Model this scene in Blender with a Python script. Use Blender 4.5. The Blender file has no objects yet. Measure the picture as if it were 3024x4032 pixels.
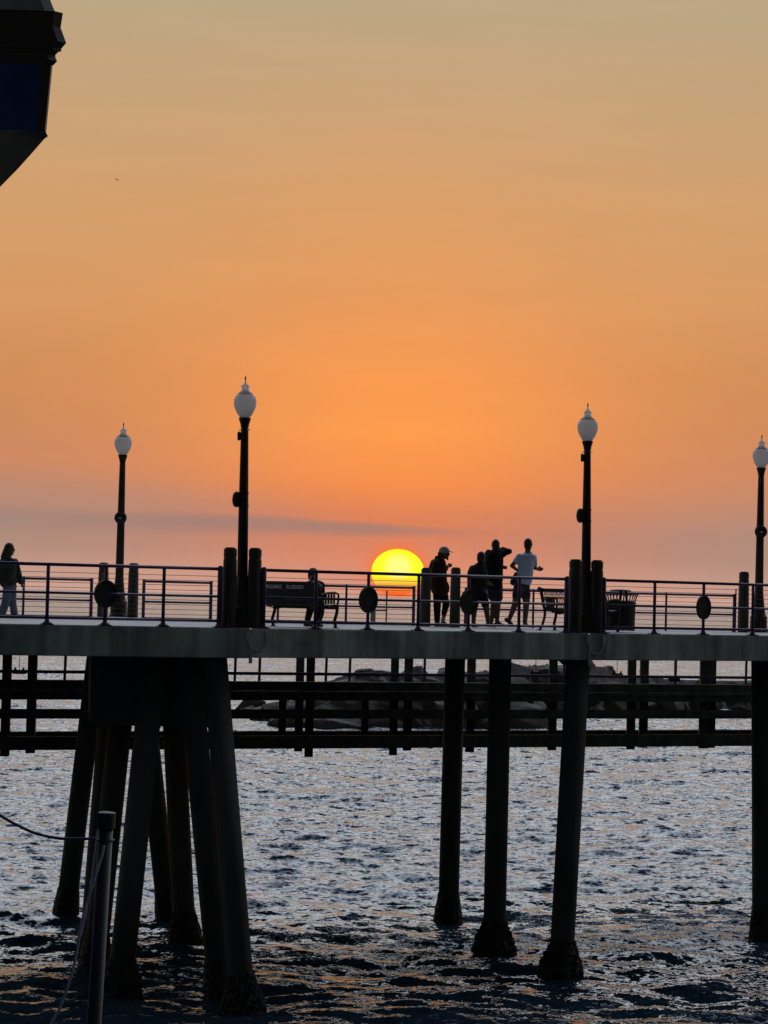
import bpy, bmesh, math, random
import numpy as np
from mathutils import Vector, Matrix
random.seed(7)
PI = math.pi
SC = bpy.context.scene
COL = SC.collection

# ---------------------------------------------------------------- camera
F = 22300.0                      # picture scale: F / Y photo pixels per metre at reference distance Y
K = 0.42                         # true distance = K * reference distance
FR = F * K                       # focal length in photo pixels (3024 x 4032)
HC = 7.0                         # eye height above the water
SLOPE = 0.0235
ROLL = math.atan(SLOPE)
PITCH = math.atan(334 * math.cos(ROLL) / FR)
cam_d = bpy.data.cameras.new('camera')
cam = bpy.data.objects.new('camera', cam_d)
COL.objects.link(cam)
cam_d.sensor_fit = 'VERTICAL'
cam_d.sensor_height = 36
cam_d.lens = 36 * FR / 4032
cam_d.clip_start = 0.5
cam_d.clip_end = 200000
CR = Matrix.Rotation(PI / 2 + PITCH, 3, 'X') @ Matrix.Rotation(ROLL, 3, 'Z')
cam.matrix_world = Matrix.Translation((0, 0, HC)) @ CR.to_4x4()
SC.camera = cam
SC.render.resolution_x, SC.render.resolution_y = 768, 1024

def at(px, py, Y):
    d = CR @ Vector(((px - 1512) / FR, (2016 - py) / FR, -1))
    return Vector((0, 0, HC)) + d * (Y * K / d.y)

def onz(px, Y, z):
    """point at picture column px, distance Y and height z"""
    py = 2350 + (px - 1512) * SLOPE + (HC - z) * F / Y
    for _ in range(3):
        p = at(px, py, Y)
        py += (p.z - z) * F / Y
    return at(px, py, Y)

# ---------------------------------------------------------------- sky
def s2l(c):
    return tuple(((v / 255) / 12.92 if v / 255 <= .04045 else ((v / 255 + .055) / 1.055) ** 2.4) for v in c)

SC.view_settings.view_transform = 'Standard'
SC.view_settings.look = 'None'
SC.view_settings.exposure = 0
SC.view_settings.gamma = 1
world = bpy.data.worlds.new('World')
SC.world = world
world.use_nodes = True
nt = world.node_tree
nt.nodes.clear()
class G:
    def __init__(s, nt): s.nt = nt
    def n(s, t, **k):
        x = s.nt.nodes.new(t)
        for a, b in k.items(): setattr(x, a, b)
        return x
    def lk(s, a, b): s.nt.links.new(a, b)
    def m(s, op, a, b=None, c=None, clamp=False):
        x = s.n('ShaderNodeMath', operation=op); x.use_clamp = clamp
        for i, v in enumerate((a, b, c)):
            if v is None: continue
            if isinstance(v, (int, float)): x.inputs[i].default_value = v
            else: s.lk(v, x.inputs[i])
        return x.outputs[0]
    def mr(s, v, a, b, c=0., d=1., smooth=True):
        x = s.n('ShaderNodeMapRange'); x.interpolation_type = 'SMOOTHSTEP' if smooth else 'LINEAR'
        s.lk(v, x.inputs[0])
        for i, q in enumerate((a, b, c, d)): x.inputs[i + 1].default_value = q
        return x.outputs[0]
    def mix(s, f, a, b, t='MIX'):
        x = s.n('ShaderNodeMix', data_type='RGBA', blend_type=t)
        for i, v in ((0, f), (6, a), (7, b)):
            if isinstance(v, (int, float)): x.inputs[i].default_value = v
            elif isinstance(v, tuple): x.inputs[i].default_value = (*v[:3], 1)
            else: s.lk(v, x.inputs[i])
        return x.outputs[2]
    def ramp(s, f, stops):
        x = s.n('ShaderNodeValToRGB'); cr = x.color_ramp
        while len(cr.elements) < len(stops): cr.elements.new(.5)
        for e, (p, c) in zip(cr.elements, stops):
            e.position = p; e.color = (*c, 1)
        s.lk(f, x.inputs[0]); return x.outputs[0]
g = G(nt)
tc = g.n('ShaderNodeTexCoord')
sep = g.n('ShaderNodeSeparateXYZ')
g.lk(tc.outputs['Generated'], sep.inputs[0])
dx, dy, dz = sep.outputs
el = g.m('MULTIPLY', g.m('ARCSINE', dz), 180 / PI)
az = g.m('MULTIPLY', g.m('ARCTAN2', dx, dy), 180 / PI)
PPD = FR * PI / 180
U = g.m('MULTIPLY', az, PPD)       # thousandths-of-sun style units: 389.2 per degree
V = g.m('MULTIPLY', el, PPD)
t = g.m('SQRT', g.m('DIVIDE', g.m('MAXIMUM', el, 0.), 90.))
def T(v): return math.sqrt(max(v, 0) / PPD / 90)
up = [(2335, (188, 167, 134)), (16.5 * PPD, (206, 190, 170)), (19 * PPD, (238, 231, 226)), (24 * PPD, (240, 246, 255)), (36 * PPD, (232, 242, 255)),
      (50 * PPD, (186, 200, 228)), (68 * PPD, (92, 106, 138)), (90 * PPD, (48, 60, 86))]
centre = [(0, (212, 160, 140)), (60, (214, 150, 126)), (130, (222, 140, 108)), (250, (216, 130, 96)), (330, (226, 132, 88)), (450, (248, 144, 77)), (650, (255, 157, 79)),
          (850, (250, 155, 82)), (1150, (234, 155, 92)), (1550, (219, 160, 106)), (1950, (204, 164, 122))]
side = [(0, (205, 165, 150)), (80, (194, 154, 138)), (170, (177, 142, 127)), (280, (176, 140, 124)), (380, (190, 138, 112)), (500, (204, 137, 100)), (700, (207, 139, 93)),
        (900, (211, 144, 92)), (1150, (216, 154, 100)), (1550, (210, 160, 110)), (1950, (198, 163, 122))]
rc = g.ramp(t, [(T(a), s2l(c)) for a, c in centre + up])
rs = g.ramp(t, [(T(a), s2l(c)) for a, c in side + up])
ux = g.m('DIVIDE', g.m('SUBTRACT', U, 60.), 880.)
wc = g.m('POWER', 2.718, g.m('MULTIPLY', g.m('MULTIPLY', ux, ux), -1.))
sky = g.mix(wc, rs, rc)
# very soft streaks and a thin bank of grey cloud left of the sun
cv = g.n('ShaderNodeCombineXYZ'); g.lk(g.m('MULTIPLY', az, .15), cv.inputs[0]); g.lk(g.m('MULTIPLY', el, 1.09), cv.inputs[1])
nz = g.n('ShaderNodeTexNoise'); nz.inputs['Scale'].default_value = 1.1; nz.inputs['Detail'].default_value = 5
g.lk(cv.outputs[0], nz.inputs[0])
streak = g.mr(nz.outputs[0], .35, .7, .985, 1.012)
sky = g.mix(1., sky, g.mix(0., g.n('ShaderNodeCombineXYZ').outputs[0], (1, 1, 1)), 'MIX') if False else sky
sc_ = g.n('ShaderNodeVectorMath', operation='SCALE'); g.lk(sky, sc_.inputs[0]); g.lk(streak, sc_.inputs[3])
sky = sc_.outputs[0]
uc = g.m('DIVIDE', g.m('ADD', U, 1512.), 1000.)
vc = g.m('ADD', g.m('MULTIPLY', g.m('MULTIPLY', uc, uc), -7.), 283.)
dv = g.m('SUBTRACT', V, vc)
dv = g.m('ADD', dv, g.m('MULTIPLY', g.m('SUBTRACT', nz.outputs[0], .5), 60.))
thick = g.mr(U, -1700, 250, 66., 14., False)
dn = g.m('DIVIDE', dv, thick)
top_e = g.mr(dn, .2, 1.2, 1., 0.)
bot_e = g.mr(dn, -1.9, -.1, 0., 1.)
band = g.m('MULTIPLY', g.m('MULTIPLY', top_e, bot_e), g.m('MULTIPLY', g.mr(U, -50, 500, 1., 0.), g.mr(U, -4000, -2200, 0., 1.)))
sky = g.mix(g.m('MULTIPLY', band, g.mr(U, -1500, -500, .38, .66)), sky, s2l((150, 126, 120)))
bot_b = g.m('MULTIPLY', g.mr(dn, 1.5, 4.5, 1., 0.), g.mr(dn, .4, 1.5, 0., 1.))
sky = g.mix(g.m('MULTIPLY', g.m('MULTIPLY', bot_b, g.mr(U, -900, 0, 1., 0.)), .25), sky, s2l((165, 136, 125)))
lift = g.n('ShaderNodeVectorMath', operation='SCALE'); g.lk(sky, lift.inputs[0]); g.lk(g.mr(el, 15.2, 23, 1., 2.2), lift.inputs[3]); sky = lift.outputs[0]
# flattened sun
SU, SV, SA, SB = 60., 97., 103., 92.
ex = g.m('DIVIDE', g.m('SUBTRACT', U, SU), SA)
ey = g.m('DIVIDE', g.m('SUBTRACT', V, SV), SB)
r2 = g.m('ADD', g.m('MULTIPLY', ex, ex), g.m('MULTIPLY', ey, ey))
rr = g.m('SQRT', r2)
halo = g.m('POWER', 2.718, g.m('MULTIPLY', g.m('MAXIMUM', g.m('SUBTRACT', rr, 1.), 0.), -4.2))
sky = g.mix(g.m('MULTIPLY', halo, .85), sky, s2l((255, 118, 50)))
sv = g.m('DIVIDE', g.m('ADD', ey, 1.), 2.)
wob = g.m('MULTIPLY', g.m('SINE', g.m('MULTIPLY', V, .33)), .018)
disc = g.ramp(g.m('ADD', sv, wob), [(0., (1., .13, .03)), (.10, (1., .15, .02)), (.14, (1., .26, .05)), (.19, (1., .22, .02)), (.23, (1., .42, .05)),
        (.29, (1., .62, .06)), (.36, (1., .78, .03)), (.43, (1.1, 1.0, .01)), (.6, (1.25, 1.15, .03)), (.95, (1.15, 1.0, .02)), (1., (1.1, .85, .01))])
core = g.mr(g.m('ADD', g.m('MULTIPLY', ex, ex), g.m('POWER', g.m('SUBTRACT', ey, .25), 2.)), 0., .42, .22, 0.)
cc = g.n('ShaderNodeCombineXYZ'); g.lk(core, cc.inputs[2])
dsc = g.mix(1., disc, cc.outputs[0], 'ADD')
inside = g.mr(rr, .985, 1.03, 1., 0.)
# away from the sunset the dusk sky takes over
sk = g.n('ShaderNodeTexSky'); sk.sky_type = 'NISHITA'; sk.sun_disc = False
sk.sun_elevation = math.radians(.6); sk.sun_rotation = math.radians(.15); sk.air_density = 1.; sk.dust_density = 1.
nis = g.n('ShaderNodeVectorMath', operation='SCALE'); g.lk(sk.outputs[0], nis.inputs[0]); nis.inputs[3].default_value = .085
away = g.mr(dy, -.15, .75, 1., 0.)
sky = g.mix(away, sky, nis.outputs[0])
sky = g.mix(inside, sky, dsc)
bg = g.n('ShaderNodeBackground'); g.lk(sky, bg.inputs[0]); bg.inputs[1].default_value = 1.
wo = g.n('ShaderNodeOutputWorld'); g.lk(bg.outputs[0], wo.inputs[0])

# ---------------------------------------------------------------- sun
sd = bpy.data.lights.new('sun', 'SUN')
sun = bpy.data.objects.new('sun', sd); COL.objects.link(sun)
sd.energy = .004; sd.angle = math.radians(14); sd.color = (1, .6, .35)
sdir = Vector((math.sin(math.radians(.14)), 1, math.tan(math.radians(.6)))).normalized()
sun.rotation_euler = sdir.to_track_quat('Z', 'Y').to_euler()

# ---------------------------------------------------------------- materials
def mat(name, c, rough=.7, var=.25, nscale=6., bump=0., c2=None, metal=0., stretch=(1, 1, 1), spec=None, bscale=None):
    m = bpy.data.materials.new(name); m.use_nodes = True
    q = G(m.node_tree); b = m.node_tree.nodes['Principled BSDF']
    tcn = q.n('ShaderNodeTexCoord'); mp = q.n('ShaderNodeMapping'); mp.inputs['Scale'].default_value = stretch
    q.lk(tcn.outputs['Object'], mp.inputs[0])
    no = q.n('ShaderNodeTexNoise'); no.inputs['Scale'].default_value = nscale; no.inputs['Detail'].default_value = 6
    q.lk(mp.outputs[0], no.inputs[0])
    if c2 is None: c2 = tuple(v * (1 - var * 1.6) for v in c)
    hi = tuple(min(1, v * (1 + var)) for v in c)
    q.lk(q.ramp(no.outputs[0], [(.3, c2), (.62, hi)]), b.inputs['Base Color'])
    b.inputs['Roughness'].default_value = rough; b.inputs['Metallic'].default_value = metal
    if spec is not None: b.inputs['Specular IOR Level'].default_value = spec
    if bump:
        n2 = q.n('ShaderNodeTexNoise'); n2.inputs['Scale'].default_value = bscale or nscale * 4; n2.inputs['Detail'].default_value = 5
        q.lk(mp.outputs[0], n2.inputs[0])
        bp = q.n('ShaderNodeBump'); bp.inputs['Strength'].default_value = .7; bp.inputs['Distance'].default_value = bump
        q.lk(n2.outputs[0], bp.inputs['Height']); q.lk(bp.outputs[0], b.inputs['Normal'])
    return m
M = dict(
    concrete=mat('concrete', (.34, .39, .375), .85, .22, 1.3, .01, stretch=(1.2, 1.2, .25), bscale=9),
    bounce_sheet=mat('bounce_pale', (.55, .56, .55), .9, .1, 1.),
    decktop=mat('deck_top', (.36, .37, .37), .75, .15, 2., .005),
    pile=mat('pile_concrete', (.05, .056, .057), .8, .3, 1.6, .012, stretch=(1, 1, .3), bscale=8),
    mussel=mat('mussels', (.010, .011, .010), .8, .5, 14, .03),
    rail=mat('purple_paint', (.065, .03, .11), .45, .12, 8),
    cable=mat('cable', (.12, .1, .1), .4, .1, 8),
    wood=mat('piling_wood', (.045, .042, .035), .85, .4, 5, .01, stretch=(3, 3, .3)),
    timber=mat('timber', (.055, .055, .05), .9, .4, 4, .008),
    walkdeck=mat('walkway_deck', (.16, .15, .14), .9, .3, 4, .008),
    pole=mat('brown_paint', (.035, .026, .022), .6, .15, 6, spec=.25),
    iron=mat('black_iron', (.022, .021, .022), .6, .2, 12, spec=.25),
    disc=mat('medallion', (.035, .038, .036), .8, .2, 6, spec=.15),
    letters=mat('pale_letters', (.85, .83, .78), .6, .1, 6),
    rock=mat('rock', (.115, .10, .09), .9, .25, .5, .15, bscale=1.4),
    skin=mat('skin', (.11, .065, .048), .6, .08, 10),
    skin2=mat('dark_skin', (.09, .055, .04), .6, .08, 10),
    hair=mat('hair', (.02, .016, .013), .6, .2, 30),
    black=mat('black_cloth', (.012, .011, .011), .95, .2, 10, .01, spec=.15),
    maroon=mat('maroon_cloth', (.05, .02, .016), .95, .2, 10, .01, spec=.15),
    char=mat('charcoal_cloth', (.018, .018, .018), .95, .2, 10, .01, spec=.15),
    whitec=mat('white_cloth', (.50, .57, .74), .9, .06, 8, .01),
    navy=mat('navy_cloth', (.025, .03, .06), .9, .2, 10, .01),
    denim=mat('denim', (.13, .17, .26), .9, .2, 14, .008),
    fur=mat('mottled_jacket', (.028, .03, .026), .95, .9, 9, .02),
    capc=mat('pale_cap', (.32, .33, .31), .8, .1, 10),
    grey=mat('pale_concrete', (.34, .37, .37), .8, .1, 5),
    bluew=mat('blue_wall', (.018, .07, .24), .8, .15, 3, spec=.1),
    darkw=mat('dark_trim', (.02, .018, .016), .6, .2, 5),
    greyw=mat('grey_soffit', (.17, .16, .14), .8, .2, 3),
    roof=mat('grey_roof', (.18, .22, .22), .8, .3, 2),
    rope=mat('pale_rope', (.42, .42, .48), .9, .2, 30),
    rope2=mat('purple_rope', (.10, .06, .11), .8, .2, 30),
    steel=mat('wet_steel', (.008, .014, .016), .6, .25, 5),
    gull=mat('gull', (.10, .09, .085), .8, .1, 5),
    shoe=mat('shoe', (.03, .035, .06), .7, .1, 5),
    sock=mat('sock', (.5, .5, .5), .9, .05, 5),
)
mc = M['concrete']; q = G(mc.node_tree); b = mc.node_tree.nodes['Principled BSDF']
old = b.inputs['Base Color'].links[0].from_socket
tcn = q.n('ShaderNodeTexCoord'); f_ = old
for scl, stretch, lo, a_, b2_ in ((1.0, (1.4, 1.4, .05), .72, .42, .5), (4., (1.5, 1.5, .16), .88, .4, .6), (2.2, (1, 1, 1.2), .8, .35, .6)):
    mp = q.n('ShaderNodeMapping'); mp.inputs['Scale'].default_value = stretch; q.lk(tcn.outputs['Object'], mp.inputs[0])
    no = q.n('ShaderNodeTexNoise'); no.inputs['Scale'].default_value = scl; no.inputs['Detail'].default_value = 4; q.lk(mp.outputs[0], no.inputs[0])
    f_ = q.mix(1., f_, q.ramp(no.outputs[0], [(a_, (lo, lo * 1.0, lo * 1.02)), (b2_, (1.12, 1.12, 1.1))]), 'MULTIPLY')
q.lk(f_, b.inputs['Base Color'])
# frosted lamp glass
m = bpy.data.materials.new('frosted_glass'); m.use_nodes = True; q = G(m.node_tree); b = m.node_tree.nodes['Principled BSDF']
b.inputs['Base Color'].default_value = (.8, .8, .8, 1); b.inputs['Roughness'].default_value = .3
tr = q.n('ShaderNodeBsdfTranslucent'); tr.inputs[0].default_value = (.93, .90, .90, 1)
mx = q.n('ShaderNodeMixShader'); mx.inputs[0].default_value = .72
q.lk(b.outputs[0], mx.inputs[1]); q.lk(tr.outputs[0], mx.inputs[2]); q.lk(mx.outputs[0], m.node_tree.nodes['Material Output'].inputs[0])
M['glass'] = m
# sea
m = bpy.data.materials.new('sea'); m.use_nodes = True; q = G(m.node_tree); b = m.node_tree.nodes['Principled BSDF']
b.inputs['Base Color'].default_value = (.02, .045, .07, 1); b.inputs['Roughness'].default_value = .06; b.inputs['IOR'].default_value = 1.38
geo = q.n('ShaderNodeNewGeometry')
acc = None
for sx, sy, scl, w, det in ((.7, 1., .9, .62, 3.), (.8, 1., 3.2, 1.25, 3.), (1., 1., 9., .7, 2.)):
    mp = q.n('ShaderNodeMapping'); mp.inputs['Scale'].default_value = (sx, sy, 1); mp.inputs['Rotation'].default_value = (0, 0, .12)
    q.lk(geo.outputs['Position'], mp.inputs[0])
    no = q.n('ShaderNodeTexNoise'); no.inputs['Scale'].default_value = scl; no.inputs['Detail'].default_value = det
    q.lk(mp.outputs[0], no.inputs[0])
    sb = q.n('ShaderNodeVectorMath', operation='SUBTRACT'); q.lk(no.outputs['Color'], sb.inputs[0]); sb.inputs[1].default_value = (.5, .5, .5)
    ml = q.n('ShaderNodeVectorMath', operation='MULTIPLY'); q.lk(sb.outputs[0], ml.inputs[0]); ml.inputs[1].default_value = (w * 1.1, w * 1.5, 0)
    if acc is None: acc = ml.outputs[0]
    else:
        ad = q.n('ShaderNodeVectorMath', operation='ADD'); q.lk(acc, ad.inputs[0]); q.lk(ml.outputs[0], ad.inputs[1]); acc = ad.outputs[0]
sx_ = q.n('ShaderNodeSeparateXYZ'); q.lk(acc, sx_.inputs[0])
cx_ = q.n('ShaderNodeCombineXYZ'); q.lk(sx_.outputs[0], cx_.inputs[0])
q.lk(q.m('SUBTRACT', q.m('MULTIPLY', q.m('POWER', q.m('ABSOLUTE', sx_.outputs[1]), 1.4), -1.5), .035), cx_.inputs[1])        # chop is steeper on its landward side
ad = q.n('ShaderNodeVectorMath', operation='ADD'); q.lk(cx_.outputs[0], ad.inputs[0]); q.lk(geo.outputs['Normal'], ad.inputs[1])
nm_ = q.n('ShaderNodeVectorMath', operation='NORMALIZE'); q.lk(ad.outputs[0], nm_.inputs[0])
q.lk(nm_.outputs[0], b.inputs['Normal'])
M['sea'] = m

# ---------------------------------------------------------------- building helpers
def tag(o, label=None, cat=None, group=None, kind=None):
    if label: o['label'] = label
    if cat: o['category'] = cat
    if group: o['group'] = group
    if kind: o['kind'] = kind
    return o
def thing(name, loc, label, cat, group=None):
    o = bpy.data.objects.new(name, None); COL.objects.link(o); o.location = loc; o.empty_display_size = .2
    tag(o, label, cat, group); return o
def root_of(o):
    while o.parent: o = o.parent
    return o
class MB:
    def __init__(s): s.v = []; s.f = []
    def add(s, vs, fs):
        n = len(s.v); s.v += [Vector(v) for v in vs]; s.f += [tuple(i + n for i in f) for f in fs]; return s
    def box(s, a, b):
        x0, y0, z0 = a; x1, y1, z1 = b
        return s.add([(x0, y0, z0), (x1, y0, z0), (x1, y1, z0), (x0, y1, z0), (x0, y0, z1), (x1, y0, z1), (x1, y1, z1), (x0, y1, z1)],
                     [(3, 2, 1, 0), (4, 5, 6, 7), (0, 1, 5, 4), (1, 2, 6, 5), (2, 3, 7, 6), (3, 0, 4, 7)])
    def bar(s, p, q, w, h, up=(0, 0, 1)):
        p, q = Vector(p), Vector(q); d = (q - p).normalized(); sx = d.cross(Vector(up))
        if sx.length < 1e-4: sx = d.cross(Vector((1, 0, 0)))
        sx.normalize(); u = sx.cross(d).normalized(); r = []
        for c in (p, q):
            for a, b_ in ((-1, -1), (1, -1), (1, 1), (-1, 1)): r.append(c + sx * a * w / 2 + u * b_ * h / 2)
        return s.add(r, [(0, 1, 2, 3), (7, 6, 5, 4), (0, 4, 5, 1), (1, 5, 6, 2), (2, 6, 7, 3), (3, 7, 4, 0)])
    def tube(s, pts, r, n=10, cap=True):
        pts = [Vector(p) for p in pts]; rs = r if isinstance(r, (list, tuple)) else [r] * len(pts)
        vs, fs = [], []; ref = None
        for i, p in enumerate(pts):
            d = (pts[min(i + 1, len(pts) - 1)] - pts[max(i - 1, 0)]).normalized()
            if ref is None: ref = d.orthogonal().normalized()
            a = (ref - d * ref.dot(d)).normalized(); ref = a; b_ = d.cross(a)
            rr_ = rs[i]; ra, rb = rr_ if isinstance(rr_, tuple) else (rr_, rr_)
            for k in range(n):
                th = 2 * PI * k / n; vs.append(p + a * math.cos(th) * ra + b_ * math.sin(th) * rb)
        for i in range(len(pts) - 1):
            for k in range(n):
                fs.append((i * n + k, i * n + (k + 1) % n, (i + 1) * n + (k + 1) % n, (i + 1) * n + k))
        if cap:
            fs.append(tuple(range(n))[::-1]); fs.append(tuple((len(pts) - 1) * n + k for k in range(n)))
        return s.add(vs, fs)
    def capsule(s, p, q, r0, r1, n=14, fl=1., axis=None):
        """tapered limb with round ends; fl flattens it along axis"""
        p, q = Vector(p), Vector(q); d = q - p; L = d.length; d = d / L if L > 1e-6 else Vector((0, 0, 1))
        pts, rs = [], []
        for k in range(5): a = PI / 2 * (1 - k / 5); pts.append(p - d * r0 * math.sin(a)); rs.append(max(r0 * math.cos(a), .0008))
        pts.append(p); rs.append(r0); pts.append(q); rs.append(r1)
        for k in range(1, 6): a = PI / 2 * k / 5; pts.append(q + d * r1 * math.sin(a)); rs.append(max(r1 * math.cos(a), .0008))
        n0 = len(s.v); s.tube(pts, rs, n)
        if fl != 1. and axis is not None:
            ax = Vector(axis).normalized()
            for i in range(n0, len(s.v)):
                w = (s.v[i] - p); tt = w.dot(ax) - d.dot(ax) * w.dot(d); s.v[i] = s.v[i] - ax * tt * (1 - fl)
        return s
    def ell(s, c, r, n=16, m_=10, rot=None):
        c = Vector(c); vs, fs = [], []
        for i in range(m_ + 1):
            ph = PI * i / m_
            for k in range(n):
                th = 2 * PI * k / n; v = Vector((r[0] * math.sin(ph) * math.cos(th), r[1] * math.sin(ph) * math.sin(th), r[2] * math.cos(ph)))
                if rot: v = rot @ v
                vs.append(c + v)
        for i in range(m_):
            for k in range(n): fs.append((i * n + k, (i + 1) * n + k, (i + 1) * n + (k + 1) % n, i * n + (k + 1) % n))
        return s.add(vs, fs)
    def lathe(s, prof, n=24, c=(0, 0, 0), ph0=0.):
        c = Vector(c); vs, fs = [], []
        for r, z in prof:
            for k in range(n): th = 2 * PI * k / n + ph0; vs.append(c + Vector((r * math.cos(th), r * math.sin(th), z)))
        for i in range(len(prof) - 1):
            for k in range(n): fs.append((i * n + k, i * n + (k + 1) % n, (i + 1) * n + (k + 1) % n, (i + 1) * n + k))
        fs.append(tuple(range(n))[::-1]); fs.append(tuple((len(prof) - 1) * n + k for k in range(n)))
        return s.add(vs, fs)
    def prism(s, pts, off):
        n = len(pts); off = Vector(off); vs = [Vector(p) for p in pts] + [Vector(p) + off for p in pts]
        return s.add(vs, [tuple(range(n))[::-1], tuple(range(n, 2 * n))] + [(i, (i + 1) % n, n + (i + 1) % n, n + i) for i in range(n)])
    def build(s, name, m_, parent=None, world=False, smooth=False, remesh=0., bevel=0., sm=4):
        me = bpy.data.meshes.new(name); off = root_of(parent).location if (parent and world) else Vector((0, 0, 0))
        base = None
        if parent is None and world:
            base = sum(s.v, Vector()) / len(s.v); base.z = min(v.z for v in s.v); off = base
        me.from_pydata([v - off for v in s.v], [], s.f)
        bm = bmesh.new(); bm.from_mesh(me); bmesh.ops.recalc_face_normals(bm, faces=bm.faces); bm.to_mesh(me); bm.free()
        me.materials.append(m_)
        o = bpy.data.objects.new(name, me); COL.objects.link(o)
        if parent: o.parent = parent
        elif base is not None: o.location = base
        if smooth or remesh:
            for p in me.polygons: p.use_smooth = True
        if remesh:
            md = o.modifiers.new('fuse', 'REMESH'); md.mode = 'VOXEL'; md.voxel_size = remesh; md.use_smooth_shade = True
            if sm:
                md = o.modifiers.new('soften', 'SMOOTH'); md.iterations = sm; md.factor = .5
        if bevel:
            md = o.modifiers.new('edge', 'BEVEL'); md.width = bevel; md.segments = 2; md.limit_method = 'ANGLE'
        return o
def copy_tree(o, parent=None):
    c = o.copy(); COL.objects.link(c); c.parent = parent
    for ch in list(o.children): copy_tree(ch, c)
    return c

DECK = HC - .59
BOT = HC - 1.09
# ---------------------------------------------------------------- sea: one displaced sheet out to the horizon
def make_sea():
    ys = [-400, -150, -40, 0, 10, 17]
    y = 22.
    while y < 700: ys.append(y); y *= (1.0018 if y < 70 else 1.0026)
    ys += [900, 1200, 1700, 2400, 3600, 6000, 10000, 18000, 32000, 60000]
    ys = np.array(ys)
    us = np.concatenate([[-60, -18, -6, -2.6, -1.5], np.linspace(-1, 1, 600), [1.5, 2.6, 6, 18, 60]])
    hw = np.where(ys > 0, ys * .172, 0) + 6 + np.maximum(-ys, 0) * .3
    X = us[None, :] * hw[:, None]; Y = np.repeat(ys[:, None], len(us), 1)
    Z = np.zeros_like(X); rng = np.random.default_rng(3)
    sp = np.maximum(np.abs(Y) * .0022, .09)
    for i in range(90):
        lam = .65 * (8 / .65) ** rng.random()
        th = rng.normal(0, .55) + .1; k = 2 * PI / lam
        a = .0056 * lam ** .4 * rng.uniform(.6, 1.3)
        ph = rng.random() * 2 * PI
        w = np.clip((lam / sp - 2.2) / 1.5, 0, 1)
        q = np.sin(k * (X * math.sin(th) + Y * math.cos(th)) + ph)
        q = (1 - 2 * np.abs(np.sin(.5 * (k * (X * math.sin(th) + Y * math.cos(th)) + ph)))) * .45 + q * .55 if i % 3 == 0 else q
        Z += a * w * q
    fade = np.clip((700 - Y) / 300, 0, 1) * np.clip((Y - 21) / 7, 0, 1) * np.clip((1.02 - np.abs(us[None, :])) * 50, 0, 1)
    Z *= fade
    ny, nx = X.shape
    co = np.stack([X, Y, Z], -1).reshape(-1, 3).astype(np.float32)
    idx = np.arange(ny * nx).reshape(ny, nx)
    fa = np.stack([idx[:-1, :-1], idx[:-1, 1:], idx[1:, 1:], idx[1:, :-1]], -1).reshape(-1, 4).astype(np.int32)
    me = bpy.data.meshes.new('sea'); me.vertices.add(len(co)); me.vertices.foreach_set('co', co.ravel())
    me.loops.add(fa.size); me.loops.foreach_set('vertex_index', fa.ravel())
    me.polygons.add(len(fa)); me.polygons.foreach_set('loop_start', np.arange(0, fa.size, 4, dtype=np.int32))
    me.update(calc_edges=True); me.polygons.foreach_set('use_smooth', np.ones(len(fa), dtype=bool))
    me.materials.append(M['sea']); o = bpy.data.objects.new('sea', me); COL.objects.link(o); tag(o, kind='structure')
make_sea()

# ---------------------------------------------------------------- pier
EP = [(-700, 90.6), (987, 96.9), (2320, 106.0), (3900, 120.5)]       # picture column -> distance of the near edge, straight between
EV = [onz(a, b, DECK) for a, b in EP]
def edge(px, z=DECK, inset=0.):
    """point on the near deck edge seen in column px"""
    for i in range(3):
        a, b_ = EV[i], EV[i + 1]; d = (b_ - a).normalized(); nrm = Vector((-d.y, d.x, 0))
        a = a + nrm * inset; b_ = b_ + nrm * inset; lo, hi = (-.3 if i == 0 else -.02), 1.3
        if px < EP[i + 1][0] or i == 2:
            for _ in range(40):
                mid = (lo + hi) / 2; p = a.lerp(b_, mid); q_ = CR.transposed() @ (p - Vector((0, 0, HC)))
                if 1512 + q_.x / -q_.z * FR < px: lo = mid
                else: hi = mid
            p = a.lerp(b_, lo)
            return Vector((p.x, p.y, z))
def edir(px):
    i = 0 if px < 987 else (1 if px < 2320 else 2)
    return (EV[i + 1] - EV[i]).normalized()
REAR = 130.
RW = REAR * K
pier = thing('pier', (0, 110, 0), 'long grey concrete pier deck crossing the whole view on round concrete piles', 'pier')
for i in range(3):
    a, b_ = EV[i], EV[i + 1]; d = (b_ - a).normalized()
    a2 = a + d * (.012 if i else 0); b2 = b_ - d * .012
    k = RW / a.y; k2 = RW / b_.y
    ra = Vector((a2.x * k, RW, 0)); rb = Vector((b2.x * k2, RW, 0))
    z1, z0 = DECK - .004, BOT + (0 if i != 0 else -.012)
    quad = [(a2.x, a2.y), (b2.x, b2.y), (rb.x, rb.y), (ra.x, ra.y)]
    mb = MB().prism([(x, y, z0) for x, y in quad], (0, 0, z1 - z0))
    mb.build('deck_slab', M['concrete'], pier, world=True, bevel=.015)
    MB().prism([(x + (-.05 if k_ in (1, 2) else .05), y + (.1 if y < RW else -.1), z0 - .006) for k_, (x, y) in enumerate(quad)], (0, 0, .005)).build('bounce_sheet', M['bounce_sheet'], pier, world=True)  # pale sheet added below each slab so the water mirrors a brighter underside
    # paving over each slab, a little in from the edge
    n_ = Vector((-d.y, d.x, 0)) * .03
    top = MB().prism([(x + n_.x, y + (n_.y if y < RW else -.02), z1 + .001) for x, y in quad], (0, 0, .006))
    top.build('paving', M['decktop'], pier, world=True)
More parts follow.
